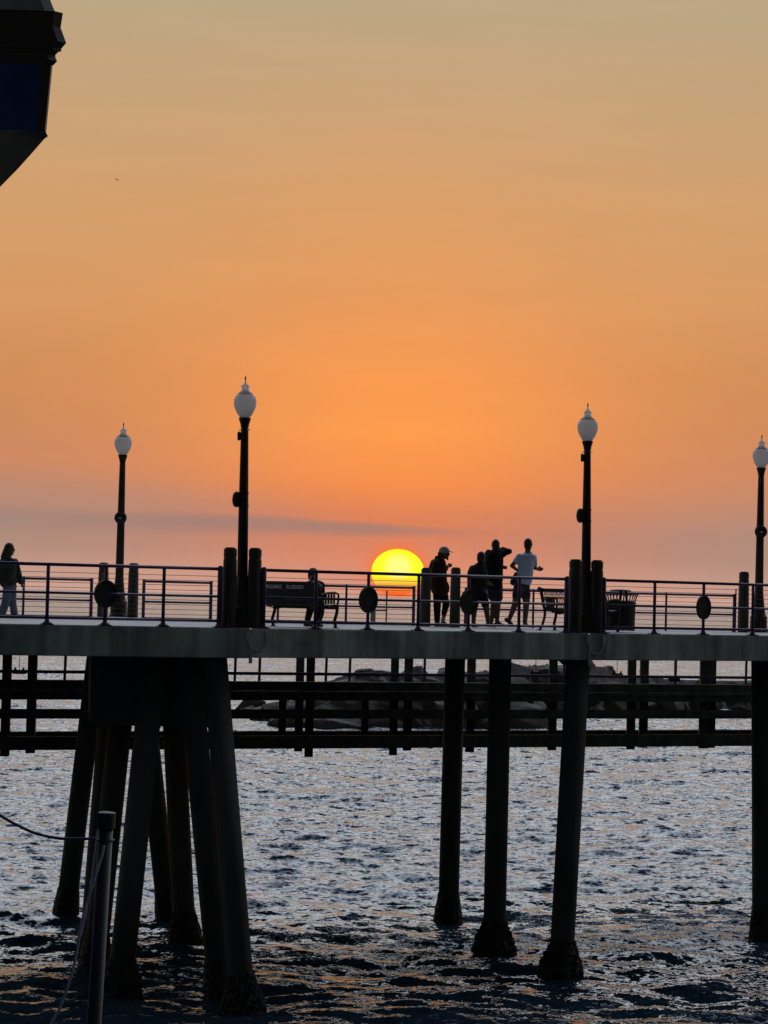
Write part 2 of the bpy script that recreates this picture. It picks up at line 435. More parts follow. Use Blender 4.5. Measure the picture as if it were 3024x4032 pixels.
def pile(tx, ty, bx, by, r=.215, grow=1., shore=True):
    yh = 2350 + (bx - 1512) * SLOPE; Y = HC * F / (by - yh)
    top = at(tx, ty, max(Y, edge(tx).y / K + .8 if tx < 2900 else 0)); bot = at(bx, by, Y)
    d = (bot - top).normalized(); top = top - d * ((BOT + .05 - top.z) / -d.z); low = bot + d * 1.2
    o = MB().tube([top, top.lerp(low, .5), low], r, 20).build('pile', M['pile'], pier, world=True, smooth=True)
    if grow:
        pts, rs = [], []
        for k in range(26):
            f = k / 25; pts.append(bot - d * (.58 - 1.3 * f)); rs.append(r * (1.0 + (grow * .72) * math.sin(min(1, f * 2.0) * PI / 2) ** 1.3) + .004)
        mb = MB().tube(pts, rs, 44)
        for v in mb.v:
            c = bot + d * (v - bot).dot(d); w = v - c
            f = 1 + (random.random() - .42) * .24 * grow; v.xyz = c + w * f + d * (random.random() - .5) * .03
        mb.build('mussel_growth', M['mussel'], o, world=True)
    return o
PILES = [(380, 2600, 258, 3600, .22, .4), (450, 2600, 357, 3736, .22, .35), (500, 2600, 372, 3800, .22, .5), (608, 2600, 470, 3905, .222, 1.0),
         (552, 2600, 661, 3617, .22, .3), (672, 2600, 728, 3700, .225, .7), (742, 2600, 868, 3905, .215, .5), (846, 2600, 958, 3972, .213, 1.0),
         (1792, 2600, 1764, 3622, .222, .5), (1970, 2600, 1945, 3738, .225, 1.1), (2276, 2600, 2208, 3825, .227, 1.1), (3003, 2600, 3007, 3692, .24, .4)]
for p in PILES: pile(*p)
# heavy pile caps under the slab
def cap(xa, xb, xc, xd, Y0, Y1, z0):
    q_ = [onz(xa, Y0, z0), onz(xb, Y0, z0), onz(xd, Y1, z0), onz(xc, Y1, z0)]
    for v in q_: v.z = z0
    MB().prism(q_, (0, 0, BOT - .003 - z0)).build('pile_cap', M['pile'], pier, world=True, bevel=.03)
cap(352, 880, 345, 880, 100.2, 121, HC - 2.38)
cap(1752, 1836, 1752, 1836, 114, 127, BOT - .14); cap(2212, 2318, 2180, 2318, 107.6, 121, BOT - .12); cap(2962, 3060, 2962, 3060, 117, 127, BOT - .2)
# conduit loops at the two slab joints
for px in (1012, 2345):
    mb = MB()
    e = edge(px); d = edir(px + 5); n_ = Vector((d.y, -d.x, 0))
    pts = []
    for k in range(13):
        a = PI * k / 12; pts.append(e + n_ * .02 + d * (-math.cos(a) * .17) + Vector((0, 0, -.22 - math.sin(a) * .17)))
    mb.tube([e + n_ * .02 - d * .17 - Vector((0, 0, .05))] + pts + [e + n_ * .02 + d * .17 - Vector((0, 0, .05))], .018, 8)
    mb.build('conduit_loop', M['grey'], pier, world=True, smooth=True)
    for s_ in (-1, 1):
        c = e + d * s_ * .19 + n_ * .015
        MB().bar(c - Vector((0, 0, .05)), c - Vector((0, 0, .21)), .03, .07, up=d).build('clamp', M['grey'], pier, world=True)
    j = edge(px - 24) + n_ * .01
    MB().bar(j - Vector((0, 0, .02)), j - Vector((0, 0, .6)), .035, .05, up=d).build('joint_strip', M['grey'], pier, world=True)

# ---------------------------------------------------------------- near railings
def near_rail(px0, px1, posts, plaques, label, ends):
    p0 = edge(px0)
    root = thing('railing', p0, label, 'railing', 'purple railings along the near deck edge')
    allp = [(px, edge(px, inset=.07)) for px in posts]
    path = [edge(px0, inset=.07)] + [edge(px, inset=.07) for px in (987, 2320) if px0 < px < px1] + [edge(px1, inset=.07)]
    Z = Vector((0, 0, 1))
    for nm, h, r in (('top_rail', 1.0, .029), ('middle_rail', .53, .022), ('bottom_rail', .115, .024)):
        MB().tube([p + Z * h for p in path], r, 10).build(nm, M['rail'], root, world=True, smooth=True)
    for px, p in allp:
        d = edir(px); n_ = Vector((-d.y, d.x, 0)); e = px in ends
        mb = MB(); w = .045 if e else .03
        mb.tube([p - Z * .003, p + Z * (1.03 if e else .98), p + Z * (1.055 if e else 1.0)], [w, w, w * .6], 12)
        o = mb.build('post', M['rail'], root, world=True, smooth=True)
        fp = MB().box((-.1, -.07, 0), (.1, .07, .018)); fp.tube([(-.06, 0, 0), (-.06, 0, .04)], .013, 6); fp.tube([(.07, 0, 0), (.07, 0, .04)], .013, 6)
        fp.tube([(0, 0, 0), (0, 0, .03), (0, 0, .09)], [.055, .055, w + .002], 12)
        R = Matrix.Rotation(math.atan2(d.y, d.x), 3, 'Z'); fp.v = [R @ v + p for v in fp.v]
        fp.build('foot_plate', M['rail'], o, world=True)
    for px in plaques:
        a_ = math.radians({412: 43, 1447: 47}.get(px, 48)); d = Vector((math.cos(a_), math.sin(a_), 0)); n_ = Vector((-d.y, d.x, 0)); c = edge(px, inset=.03) + Z * .53
        mb = MB(); R = .225
        # thick round medallion with a raised rim, facing out to sea
        vs = []
        for (r_, o_) in ((.002, -.012), (R * .82, -.012), (R * .86, -.03), (R, -.03), (R, .02), (.002, .02)):
            ring = []
            for k in range(36):
                th = 2 * PI * k / 36; ring.append(c + d * math.cos(th) * r_ + Z * math.sin(th) * r_ * 1.03 + n_ * o_)
            vs += ring
        fs = [(i * 36 + k, i * 36 + (k + 1) % 36, (i + 1) * 36 + (k + 1) % 36, (i + 1) * 36 + k) for i in range(5) for k in range(36)]
        mb.add(vs, fs).build('medallion', M['disc'], root, world=True)
    return root
near_rail(-420, 862, [-300, -46, 184, 412, 641, 862], [412], 'purple near-side deck railing left of the left foreground lamp, with one round plaque', (862,))
near_rail(1034, 2228, [1034, 1240, 1447, 1645, 1843, 2042, 2228], [1447, 1843], 'purple near-side deck railing between the two foreground lamps, carrying two round plaques', (1034, 2228))
near_rail(2374, 3500, [2374, 2575, 2768, 2962, 3150, 3330, 3500], [2768], 'purple near-side deck railing right of the right foreground lamp, before the litter bin', (2374,))

# ---------------------------------------------------------------- far railings: separate panels with gaps
def fY(px): return 112.5 + (px - 184) * (122.5 - 112.5) / 2616
def far_rail(posts, label):
    pts = [onz(px, fY(px), DECK) for px in posts]; Z = Vector((0, 0, 1))
    root = thing('railing', pts[0], label, 'railing', 'low railing panels along the far deck edge')
    for nm, h, r in (('top_rail', .79, .026), ('middle_rail', .38, .022), ('bottom_rail', .05, .022)):
        MB().tube([pts[0] + Z * h, pts[-1] + Z * h], r, 10).build(nm, M['rail'], root, world=True, smooth=True)
    for i, p in enumerate(pts):
        w = .034 if i in (0, len(pts) - 1) else .025
        MB().tube([p, p + Z * .83], w, 10).build('post', M['rail'], root, world=True, smooth=True)
far_rail([-190, 90, 357], 'low far-side purple railing panel behind the long-haired walking person')
far_rail([563, 828], 'low far-side purple railing panel just right of the left background lamp')
far_rail([905, 1093, 1361, 1627], 'low far-side purple railing panel behind the occupied bench and under the sun')
far_rail([1832, 2098, 2360, 2621, 2889], 'low far-side purple railing panel behind the standing group, empty bench and litter bin')

cf = thing('cable_fence', onz(1500, fY(1500) + 2, DECK), 'fence of thin horizontal cables running the whole far deck edge behind the low panels', 'fence')
ca, cb = onz(-300, fY(-300) + 1.6, DECK), onz(3500, fY(3500) + 1.6, DECK)
for h in (.93, .83, .73, .63, .53, .43, .33, .23, .13):
    MB().tube([ca + Vector((0, 0, h)), cb + Vector((0, 0, h))], .0055, 5).build('cable', M['cable'], cf, world=True)
for px in (-150, 400, 905, 1790, 2895):
    p = onz(px, fY(px) + 1.6, DECK); MB().tube([p, p + Vector((0, 0, .95))], .016, 8).build('post', M['rail'], cf, world=True)
# ---------------------------------------------------------------- lamps
def lamp():
    root = thing('street_lamp', (0, 0, 0), 'x', 'street lamp', 'acorn-globe street lamps on the pier')
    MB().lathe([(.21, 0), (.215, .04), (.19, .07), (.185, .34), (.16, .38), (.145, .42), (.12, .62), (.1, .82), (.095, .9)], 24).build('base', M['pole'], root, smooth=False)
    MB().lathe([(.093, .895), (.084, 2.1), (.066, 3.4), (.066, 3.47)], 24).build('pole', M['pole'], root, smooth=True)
    MB().lathe([(.066, 3.471), (.075, 3.49), (.07, 3.5), (.085, 3.56), (.103, 3.61), (.106, 3.635), (.09, 3.64)], 24).build('capital', M['pole'], root, smooth=True)
    gl = MB().lathe([(.086, 3.642), (.12, 3.69), (.155, 3.75), (.183, 3.82), (.196, 3.885), (.192, 3.95), (.172, 4.005), (.14, 4.04), (.132, 4.045), (.125, 4.06), (.09, 4.09),
              (.068, 4.11), (.062, 4.14), (.064, 4.165), (.082, 4.175), (.062, 4.195), (.042, 4.22), (.02, 4.25), (.012, 4.262)], 32).build('globe', M['glass'], root, smooth=True)
    MB().lathe([(.012, 4.262), (.014, 4.27), (.007, 4.28), (.007, 4.30), (.017, 4.312), (.013, 4.33), (.004, 4.37)], 10).build('finial', M['pole'], gl)
    MB().lathe([(.03, 3.644), (.034, 3.70), (.03, 3.86), (.012, 3.90)], 12).build('bulb', M['grey'], gl, smooth=True)
    MB().lathe([(.136, 4.036), (.140, 4.044), (.136, 4.052)], 32).build('seam_ring', M['greyw'], gl)
    mb = MB().capsule((-.095, 0, 3.27), (-.095, 0, 3.37), .03, .03); mb.box((-.09, -.02, 3.26), (-.05, .02, 3.38))
    mb.build('sensor', M['pole'], root, smooth=False)
    for z in (3.43,):
        MB().tube([(-.095, 0, z), (.095, 0, z)], .008, 6).build('cross_pin', M['pole'], root)
    mb = MB()                       # strap and round boss carrying an emblem
    mb.lathe([(.092, 2.10), (.092, 2.13)], 20); mb.lathe([(.09, 2.31), (.09, 2.34)], 20)
    mb.build('strap', M['pole'], root)
    mb = MB(); pr = [(.002, -.075), (.06, -.073), (.11, -.055), (.135, -.02), (.14, .02), (.12, .06), (.002, .062)]
    vs = [Vector((-.125 + o_ * .9, math.cos(2 * PI * k / 28) * r_, 2.22 + math.sin(2 * PI * k / 28) * r_)) for r_, o_ in pr for k in range(28)]
    fs = [(i * 28 + k, i * 28 + (k + 1) % 28, (i + 1) * 28 + (k + 1) % 28, (i + 1) * 28 + k) for i in range(len(pr) - 1) for k in range(28)]
    bo = mb.add(vs, fs).build('round_boss', M['disc'], root, smooth=True)
    MB().box((-.199, -.03, 2.20), (-.192, .03, 2.212)).box((-.199, -.012, 2.213), (-.192, .01, 2.226)).build('emblem', M['letters'], bo)
    return root
l0 = lamp()
LAMPS = [(951, 97.6, 1., 0., 'tallest acorn street lamp, between two thick wooden posts left of the sun', (1.0)),
         (2305, 106.3, 1.0, 0., 'acorn street lamp between two thick wooden posts, right of the standing group', 1.0),
         (466, 127., 1., 90., 'smaller acorn street lamp far back at the left, flared base behind a round plaque', 1.0),
         (2986, 125., 1., 90., 'acorn street lamp cut by the right picture border, with a flared base', 1.0)]
for i, (px, Y, s_, rz, lb, _) in enumerate(LAMPS):
    o = l0 if i == 0 else copy_tree(l0)
    p = onz(px, Y, DECK)
    if i < 2: p = edge(px, inset=.3)
    o.location = (p.x, p.y, DECK); o.rotation_euler = (0, math.radians(-.55), math.radians(rz)) if i < 2 else (math.radians(0), math.radians(-.55), math.radians(rz))
    if i >= 2: o.rotation_euler = (math.radians(.0), 0, math.radians(rz)); 
    o.scale = (1, 1, .995 if i < 2 else 1.); o['label'] = lb

# ---------------------------------------------------------------- wooden posts
def piling():
    root = thing('wooden_post', (0, 0, 0), 'x', 'post', 'round wooden posts on the pier deck')
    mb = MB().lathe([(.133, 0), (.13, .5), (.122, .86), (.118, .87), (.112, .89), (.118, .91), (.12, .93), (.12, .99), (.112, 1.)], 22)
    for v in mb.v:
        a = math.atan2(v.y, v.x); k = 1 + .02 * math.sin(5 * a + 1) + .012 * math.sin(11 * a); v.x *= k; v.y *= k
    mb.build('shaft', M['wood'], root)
    MB().lathe([(.095, 1.0), (.1, 1.012), (.08, 1.02), (.02, 1.022)], 18).build('cap', M['wood'], root)
    return root
w0 = piling()
WP = [(899, 97.4, 2155, 1.0, 'thick wooden post at the near edge, touching the left side of the left foreground lamp'),
      (997, 97.6, 2157, .98, 'thick wooden post at the near edge, between the left foreground lamp and the occupied bench'),
      (2261, 106, 2202, 1.04, 'thick wooden post at the near edge, between the empty bench and the right foreground lamp'),
      (2346, 106.4, 2205, 1.0, 'thick wooden post at the near edge, between the right foreground lamp and the litter bin'),
      (403, 125, 2215, .95, 'slimmer wooden post left of the left background lamp, partly behind a round plaque'),
      (521, 125, 2217, .95, 'slimmer wooden post right of the left background lamp'),
      (1673, 116, 2235, .88, 'wooden post overlapping the right rim of the sun, left of the person in a cap'),
      (1790, 115.4, 2234, .86, 'wooden post just right of the person in a pale cap'),
      (2926, 123, 2251, .95, 'slimmer wooden post left of the lamp at the right picture border')]
for i, (px, Y, ty, wd, lb) in enumerate(WP):
    o = w0 if i == 0 else copy_tree(w0)
    p = edge(px, inset=.14) if i < 4 else onz(px, Y, DECK)
    h = at(px, ty, p.y / K).z - DECK
    o.location = (p.x, p.y, DECK); o.scale = (wd * .95, wd * .95, h / 1.02); o['label'] = lb; o.rotation_euler = (0, 0, i * 1.3)

# ---------------------------------------------------------------- benches
def text_mesh(txt, size, depth):
    c = bpy.data.curves.new('lettering', 'FONT'); c.body = txt; c.size = size; c.extrude = depth; c.resolution_u = 2
    o = bpy.data.objects.new('tmp', c); COL.objects.link(o)
    dg = bpy.context.evaluated_depsgraph_get(); me = bpy.data.meshes.new_from_object(o.evaluated_get(dg))
    vs = [v.co.copy() for v in me.vertices]; fs = [tuple(p.vertices) for p in me.polygons]
    bpy.data.objects.remove(o); bpy.data.curves.remove(c); return vs, fs
def bench(label, txt, pos, ang, dense):
    """local x runs along the bench, +y is the side people face; the back is towards -y"""
    root = thing('bench', pos, label, 'bench', 'black strap-metal benches on the pier')
    R = Matrix.Rotation(ang, 3, 'Z'); L = 1.46; hx = L / 2
    def b(mb, nm, m_=M['iron'], par=None):
        mb.v = [R @ v for v in mb.v]; return mb.build(nm, m_, par or root)
    P = lambda t_: (0, -.30 + .19 * (1 - t_) , .42 + .43 * t_)     # back leans to -y as it rises
    def bk(t_): return Vector((0, -.10 - .15 * t_, .42 + .385 * t_))
    # backrest: top band, middle band, vertical straps
    mb = MB()
    mb.bar(bk(1.) + Vector((-hx, 0, 0)), bk(1.) + Vector((hx, 0, 0)), .05, .05)
    n = 40 if dense else 28
    for k in range(n):
        x = -hx + .04 + (L - .08) * k / (n - 1); w = .013 if dense else .047
        mb.bar(bk(.05) + Vector((x, 0, 0)), bk(.98) + Vector((x, 0, 0)), .008, w, up=(1, 0, 0))
    mb.bar(bk(.03) + Vector((-hx, 0, 0)), bk(.03) + Vector((hx, 0, 0)), .03, .04)
    br = b(mb, 'backrest')
    mb = MB(); a, c = bk(.66), bk(.95); ydir = (c - a)
    if not dense:
        mb.prism([a + Vector((-hx, -.008, 0)), a + Vector((hx, -.008, 0)), c + Vector((hx, -.008, 0)), c + Vector((-hx, -.008, 0))], (0, .016, 0))
    else:
        mb.bar(bk(.60) + Vector((-hx, 0, 0)), bk(.60) + Vector((hx, 0, 0)), .02, .03)
    b(mb, 'name_band', par=br)
    for sx in (-hx, hx):
        sc_r = MB().capsule(bk(1.02) + Vector((sx, -.045, -.005)), bk(1.02) + Vector((sx * .93, -.045, -.005)), .04, .04); b(sc_r, 'scroll_end', par=br)
    # letters lie on the band, reading from the side behind the bench (towards -y)
    yd = (bk(1) - bk(0)).normalized(); o_ = bk(.72) + Vector((0, -.016, 0)); x_ = -hx + (.20 if not dense else .08)
    for word in txt.split():
        vs, fs = text_mesh(word, .105, .004); k_ = .95
        mb = MB().add([Vector((x_ + v.x * k_, 0, 0)) + o_ + yd * v.y + Vector((0, -v.z - .002, 0)) for v in vs], fs)
        x_ += max(v.x for v in vs) * k_ + .10
        b(mb, 'lettering', M['letters'], par=br)  # pale colour stands in for backlight showing through cut-out letters
    # seat with front roll
    mb = MB()
    for k in range(26):
        x = -hx + .04 + (L - .08) * k / 25
        pts = [Vector((x, -.10, .43)), Vector((x, .0, .405)), Vector((x, .15, .41)), Vector((x, .30, .43)), Vector((x, .35, .41)), Vector((x, .355, .36))]
        for u_, v_ in zip(pts, pts[1:]): mb.bar(u_, v_, .045, .01)
    mb.bar((-hx, .355, .36), (hx, .355, .36), .03, .04); mb.bar((-hx, .1, .385), (hx, .1, .385), .04, .03)
    b(mb, 'seat')
    for sx in (-hx, hx):
        for kind in (0, 1):
            mb = MB()
            if kind == 0:   # rear leg sweeping out behind
                pts = [bk(1.06) + Vector((0, -.07, -.03)), bk(1.04) + Vector((0, -.04, .02)), bk(1.), bk(.6), bk(.2), Vector((0, -.07, .38)), Vector((0, -.08, .26)), Vector((0, -.15, .12)), Vector((0, -.24, .02)), Vector((0, -.25, 0))]
            else:
                pts = [Vector((0, .34, .40)), Vector((0, .33, .28)), Vector((0, .27, .14)), Vector((0, .30, .03)), Vector((0, .31, 0))]
            mb.tube([p_ + Vector((sx, 0, 0)) for p_ in pts], [(.030, .026)] * len(pts), 10)
            mb.box((sx - .04, pts[-1].y - .05, 0), (sx + .04, pts[-1].y + .05, .015))
            b(mb, 'leg')
        mb = MB(); mb.tube([bk(.45) + Vector((sx, 0, 0)), Vector((sx, .05, .635)), Vector((sx, .25, .645)), Vector((sx, .36, .62)), Vector((sx, .37, .52)), Vector((sx, .34, .42))], .02, 8)
        for yy in (.0, .08, .16, .24): mb.bar((sx, yy, .44), (sx, yy, .63), .01, .045, up=(1, 0, 0))
        b(mb, 'armrest')
    # brace under the seat
    mb = MB().tube([(-hx + .05, .1, .37), (-hx * .7, .1, .33), (-hx * .35, .1, .37)], .012, 6); b(mb, 'brace')
    return root
A1 = math.atan2(.60, .80)
bp1 = onz(1156, 102.9, DECK)
bench('black metal bench with a lettered back and someone sitting at its right end', 'IMOSANT  ELODSEY', (bp1.x, bp1.y, DECK), math.radians(-37), False)
bp2 = onz(2275, 111.2, DECK)
bench('empty black metal bench with an openwork back, half hidden behind wooden posts', 'THWMDAM', (bp2.x, bp2.y, DECK), math.radians(-37), True)

# ---------------------------------------------------------------- litter bin
bp = onz(2440, 112.6, DECK)
tr_ = thing('litter_bin', (bp.x, bp.y, DECK), 'black slatted litter bin with a flared rim and flat raised lid', 'litter bin')
MB().lathe([(.27, .05), (.275, .06), (.28, .60), (.27, .62)], 28).build('liner', M['iron'], tr_)
mb = MB()
for k in range(30):
    a = 2 * PI * k / 30; c, s_ = math.cos(a), math.sin(a)
    pts = [Vector((c * r_, s_ * r_, z_)) for r_, z_ in ((.29, .03), (.295, .3), (.30, .60), (.315, .66), (.345, .74), (.36, .745))]
    for u_, v_ in zip(pts, pts[1:]): mb.bar(u_, v_, .045 if v_.z < .61 else .026, .008, up=(c, s_, 0))
mb.build('slats', M['iron'], tr_)
mb = MB()
for r_, z_ in ((.305, .08), (.31, .58), (.352, .745)):
    mb.tube([(math.cos(2 * PI * k / 32) * r_, math.sin(2 * PI * k / 32) * r_, z_) for k in range(33)], .013, 6, cap=False)
mb.build('hoop', M['iron'], tr_, smooth=True)
lid = MB().lathe([(.02, .80), (.21, .802), (.215, .82), (.19, .84), (.02, .85)], 28).build('lid', M['iron'], tr_)
mb = MB()
for a in (0.5, 2.0, 3.6, 5.2): mb.tube([(math.cos(a) * .1 + .06, math.sin(a) * .1, .60), (math.cos(a) * .07 + .06, math.sin(a) * .07, .805)], .014, 6)
mb.build('lid_support', M['iron'], lid)

# ---------------------------------------------------------------- pale pillar under the sun
p0 = onz(1468, 119.5, DECK)
r_ = thing('pillar', p0, 'short pale grey pillar with a thin handle rail, standing below the sun', 'pillar')
mb = MB().box((-.055, -.055, 0), (.055, .055, .42)); mb.build('shaft', M['grey'], r_, bevel=.01)
mb = MB().tube([(.05, 0, .30), (.28, 0, .30)], .016, 8); mb.build('handle', M['rail'], r_)
MB().bar((.28, 0, 0), (.28, 0, .72), .035, .035, up=(0, 1, 0)).build('side_post', M['grey'], r_)

# ---------------------------------------------------------------- people
class Fig:
    def __init__(s, Y, label, px, py, facing=0.):
        s.Y = Y; s.root = thing('person', onz(px, Y, DECK), label, 'person')
        s.s = F / Y
    def P(s, x, y, d=0.):       # picture position, d metres nearer(-)/farther(+)
        return at(x, y, s.Y) + Vector((0, d, 0))
def hand(mb, wrist, to, r=.03, curl=.5, side=1, n_=None):
    """palm, four unequal bent fingers and a side thumb"""
    w = Vector(wrist); d = (Vector(to) - w).normalized(); up = Vector((0, 0, 1))
    if abs(d.z) > .8: up = Vector((0, -1, 0))
    sx = d.cross(up).normalized(); nn = sx.cross(d).normalized()
    palm = w + d * .045
    mb.capsule(w, w + d * .03, .024, .026); mb.ell(w + d * .055, (.036, .036, .036)); 
    for k, ln in enumerate((.072, .080, .075, .058)):
        b0 = w + d * .085 + nn * (.028 - .0185 * k) ; a1 = b0 + d * ln * .5 - sx * side * ln * curl * .25; a2 = a1 + (d * (1 - curl) - sx * side * curl).normalized() * ln * .5
        mb.capsule(b0 - d * .03, b0, .0095, .0095, 8); mb.capsule(b0, a1, .0095, .009, 8); mb.capsule(a1, a2, .009, .0075, 8)
    t0_ = w + d * .03 + nn * .028; t1_ = t0_ + (d * .6 + nn * .7 - sx * side * .2).normalized() * .04; mb.capsule(t0_, t1_, .013, .011, 8); mb.capsule(t1_, t1_ + (d * .8 - sx * side * .4).normalized() * .03, .011, .009, 8)
def head(mb, c, f, hgt=.235):
    """c centre of the skull, f unit facing vector (horizontal)"""
    c = Vector(c); f = Vector(f).normalized(); k = hgt / .235; r = Vector((f.y, -f.x, 0)); Z = Vector((0, 0, 1))
    rot = Matrix((r, f, Z)).transposed()
    mb.ell(c + Z * .025 * k, (.076 * k, .095 * k, .095 * k), rot=rot); mb.ell(c - Z * .035 * k + f * .022 * k, (.06 * k, .07 * k, .085 * k), rot=rot)
    mb.capsule(c - Z * .10 * k + f * .055 * k, c - Z * .09 * k + f * .065 * k, .026 * k, .024 * k)        # chin
    mb.capsule(c + f * .092 * k + Z * .01 * k, c + f * .112 * k - Z * .022 * k, .010 * k, .014 * k, 8)         # nose
    mb.capsule(c + f * .088 * k - Z * .055 * k + r * .02 * k, c + f * .088 * k - Z * .055 * k - r * .02 * k, .009 * k, .009 * k, 8)   # lips
    for s_ in (-1, 1):
        mb.ell(c + r * s_ * .078 * k - Z * .005 * k, (.012 * k, .02 * k, .032 * k), 8, 6, rot)     # ears
        mb.capsule(c + f * .088 * k + r * s_ * .018 * k + Z * .028 * k, c + f * .082 * k + r * s_ * .045 * k + Z * .028 * k, .009 * k, .008 * k, 8)  # brow
def eyes(fig, c, f, par, hgt=.235):
    c = Vector(c); f = Vector(f).normalized(); r = Vector((f.y, -f.x, 0)); mb = MB()
    for s_ in (-1, 1): mb.ell(c + f * .085 + r * s_ * .032 + Vector((0, 0, .008)), (.011, .011, .008), 8, 6)
    mb.build('eyes', M['hair'], par, world=True)
def hair(fig, c, f, m_=None, hgt=.235, low=-.06, par=None, extra=None):
    c = Vector(c); f = Vector(f).normalized(); r = Vector((f.y, -f.x, 0)); Z = Vector((0, 0, 1)); rot = Matrix((r, f, Z)).transposed()
    mb = MB(); mb.ell(c + Z * .035 - f * .012, (.086, .098, .098), rot=rot); mb.ell(c - f * .035 + Z * low * .3, (.078, .072, .10), rot=rot)
    if extra: extra(mb)
    o = mb.build('hair', m_ or M['hair'], par or fig.root, world=True, remesh=.010, sm=2); return o
def foot(mb, ank, f, r=.04, pitch=0.):
    a = Vector(ank); f = Vector(f).normalized(); Z = Vector((0, 0, 1)); fz = (f + Z * pitch).normalized()
    mb.capsule(a - f * .045 - Z * .045, a + fz * .15 - Z * .055, .038, .032, fl=.9, axis=Z); mb.capsule(a, a - Z * .04, .042, .045)
    mb.capsule(a + Z * .02, a + fz * .09 - Z * .045, .036, .033)
VX = .011
# 1 man in a cap
f1 = Fig(117, 'person in a pale cap and long dark red-brown jacket beside the sun, looking down', 1732, 2465)
P = f1.P; fx = Vector((.95, -.12, 0)).normalized()
hd = P(1750, 2179)
mb = MB(); head(mb, hd, fx); mb.capsule(P(1742, 2190), P(1733, 2212), .055, .06); mb.ell(P(1730, 2232), (.15, .12, .12)); mb.capsule(P(1729, 2235), P(1731, 2300), .125, .12); mb.ell(P(1731, 2318), (.15, .12, .11))
mb.capsule(P(1716, 2218, -.12), P(1710, 2262, -.16), .05, .042); mb.capsule(P(1710, 2262, -.16), P(1752, 2240, -.2), .042, .03)
mb.capsule(P(1738, 2216, .14), P(1742, 2258, .18), .05, .042); mb.capsule(P(1742, 2258, .18), P(1763, 2232, .05), .042, .028)
hand(mb, P(1752, 2240, -.2), P(1768, 2226, -.15), curl=.7); hand(mb, P(1763, 2232, .05), P(1775, 2226, .0), curl=.7, side=-1)
mb.capsule(P(1722, 2325, -.05), P(1722, 2392, -.05), .085, .06); mb.capsule(P(1722, 2392, -.05), P(1722, 2450, .0), .055, .035)
mb.capsule(P(1742, 2325, .05), P(1757, 2385, .05), .085, .06); mb.capsule(P(1757, 2385, .05), P(1744, 2447, .1), .055, .035)
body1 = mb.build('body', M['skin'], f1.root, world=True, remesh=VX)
mb = MB(); mb.capsule(P(1729, 2222), P(1727, 2300), .15, .185); mb.capsule(P(1727, 2300), P(1733, 2315), .185, .20); mb.ell(P(1722, 2218), (.13, .17, .10))
mb.capsule(P(1722, 2198), P(1736, 2206), .06, .06); mb.capsule(P(1720, 2193), P(1723, 2204), .02, .04)
mb.capsule(P(1716, 2220, -.13), P(1708, 2262, -.18), .078, .066); mb.capsule(P(1708, 2262, -.18), P(1746, 2244, -.2), .066, .05); mb.capsule(P(1708, 2215), P(1703, 2240), .07, .09)
mb.capsule(P(1738, 2216, .14), P(1743, 2260, .18), .075, .06); mb.capsule(P(1743, 2260, .18), P(1758, 2238, .08), .055, .045)
j1 = mb.build('jacket', M['maroon'], f1.root, world=True, remesh=.013)
mb = MB(); mb.capsule(P(1722, 2318, -.05), P(1721, 2392, -.05), .10, .078); mb.capsule(P(1721, 2392, -.05), P(1721, 2445, -.02), .078, .062); mb.capsule(P(1742, 2318, .05), P(1757, 2380, .05), .10, .075); mb.capsule(P(1757, 2380, .05), P(1749, 2415, .08), .075, .06)
mb.build('trousers', M['black'], f1.root, world=True, remesh=.013)
mb = MB(); foot(mb, P(1722, 2454, -.02), (.5, -.4, 0)); mb.build('shoe', M['shoe'], f1.root, world=True, remesh=.009, sm=2)
mb = MB(); foot(mb, P(1744, 2452, .1), (.5, -.2, 0)); mb.build('shoe', M['shoe'], f1.root, world=True, remesh=.009, sm=2)
MB().capsule(P(1747, 2432, .09), P(1744, 2446, .1), .045, .043).build('sock', M['sock'], f1.root, world=True, smooth=True)
def ex1(mb): mb.capsule(P(1733, 2180), P(1731, 2192), .055, .035)
hair(f1, hd, fx, extra=ex1); eyes(f1, hd, fx, body1)
mb = MB(); rr_ = Matrix((Vector((fx.y, -fx.x, 0)), fx, Vector((0, 0, 1)))).transposed()
mb.ell(hd + Vector((0, 0, .055)) - fx * .008, (.096, .112, .092), rot=rr_)
mb.capsule(hd + Vector((0, 0, .045)) + fx * .09, hd + fx * .165 + Vector((0, 0, .028)), .030, .022, fl=.35, axis=(0, 0, 1))
mb.build('cap', M['capc'], f1.root, world=True, remesh=.008, sm=2)
MB().capsule(hd - Vector((0, 0, .125)) + fx * .07, hd - Vector((0, 0, .105)) + fx * .06, .017, .026).build('beard', M['hair'], body1, world=True, smooth=True)

# 2 stooping man
f2 = Fig(116, 'stooping person in dark clothes with a rounded back, leaning against the taller photographer', 1885, 2466)
P = f2.P; fx = Vector((.5, .6, 0)).normalized(); hd = P(1896, 2196)
mb = MB(); head(mb, hd, fx); mb.capsule(P(1894, 2210), P(1886, 2232), .06, .065); mb.capsule(P(1880, 2252), P(1877, 2310), .15, .14); mb.ell(P(1882, 2330), (.16, .13, .12))
mb.capsule(P(1858, 2242, -.02), P(1852, 2290, -.1), .055, .045); mb.capsule(P(1852, 2290, -.1), P(1880, 2318, -.15), .043, .03); hand(mb, P(1880, 2318, -.15), P(1892, 2322, -.15))
mb.capsule(P(1902, 2242, .12), P(1915, 2285, .2), .055, .045); mb.capsule(P(1915, 2285, .2), P(1930, 2300, .35), .042, .03); hand(mb, P(1930, 2300, .35), P(1938, 2302, .42), side=-1)
mb.capsule(P(1867, 2335), P(1868, 2396), .10, .07); mb.capsule(P(1868, 2396), P(1864, 2452), .064, .044)
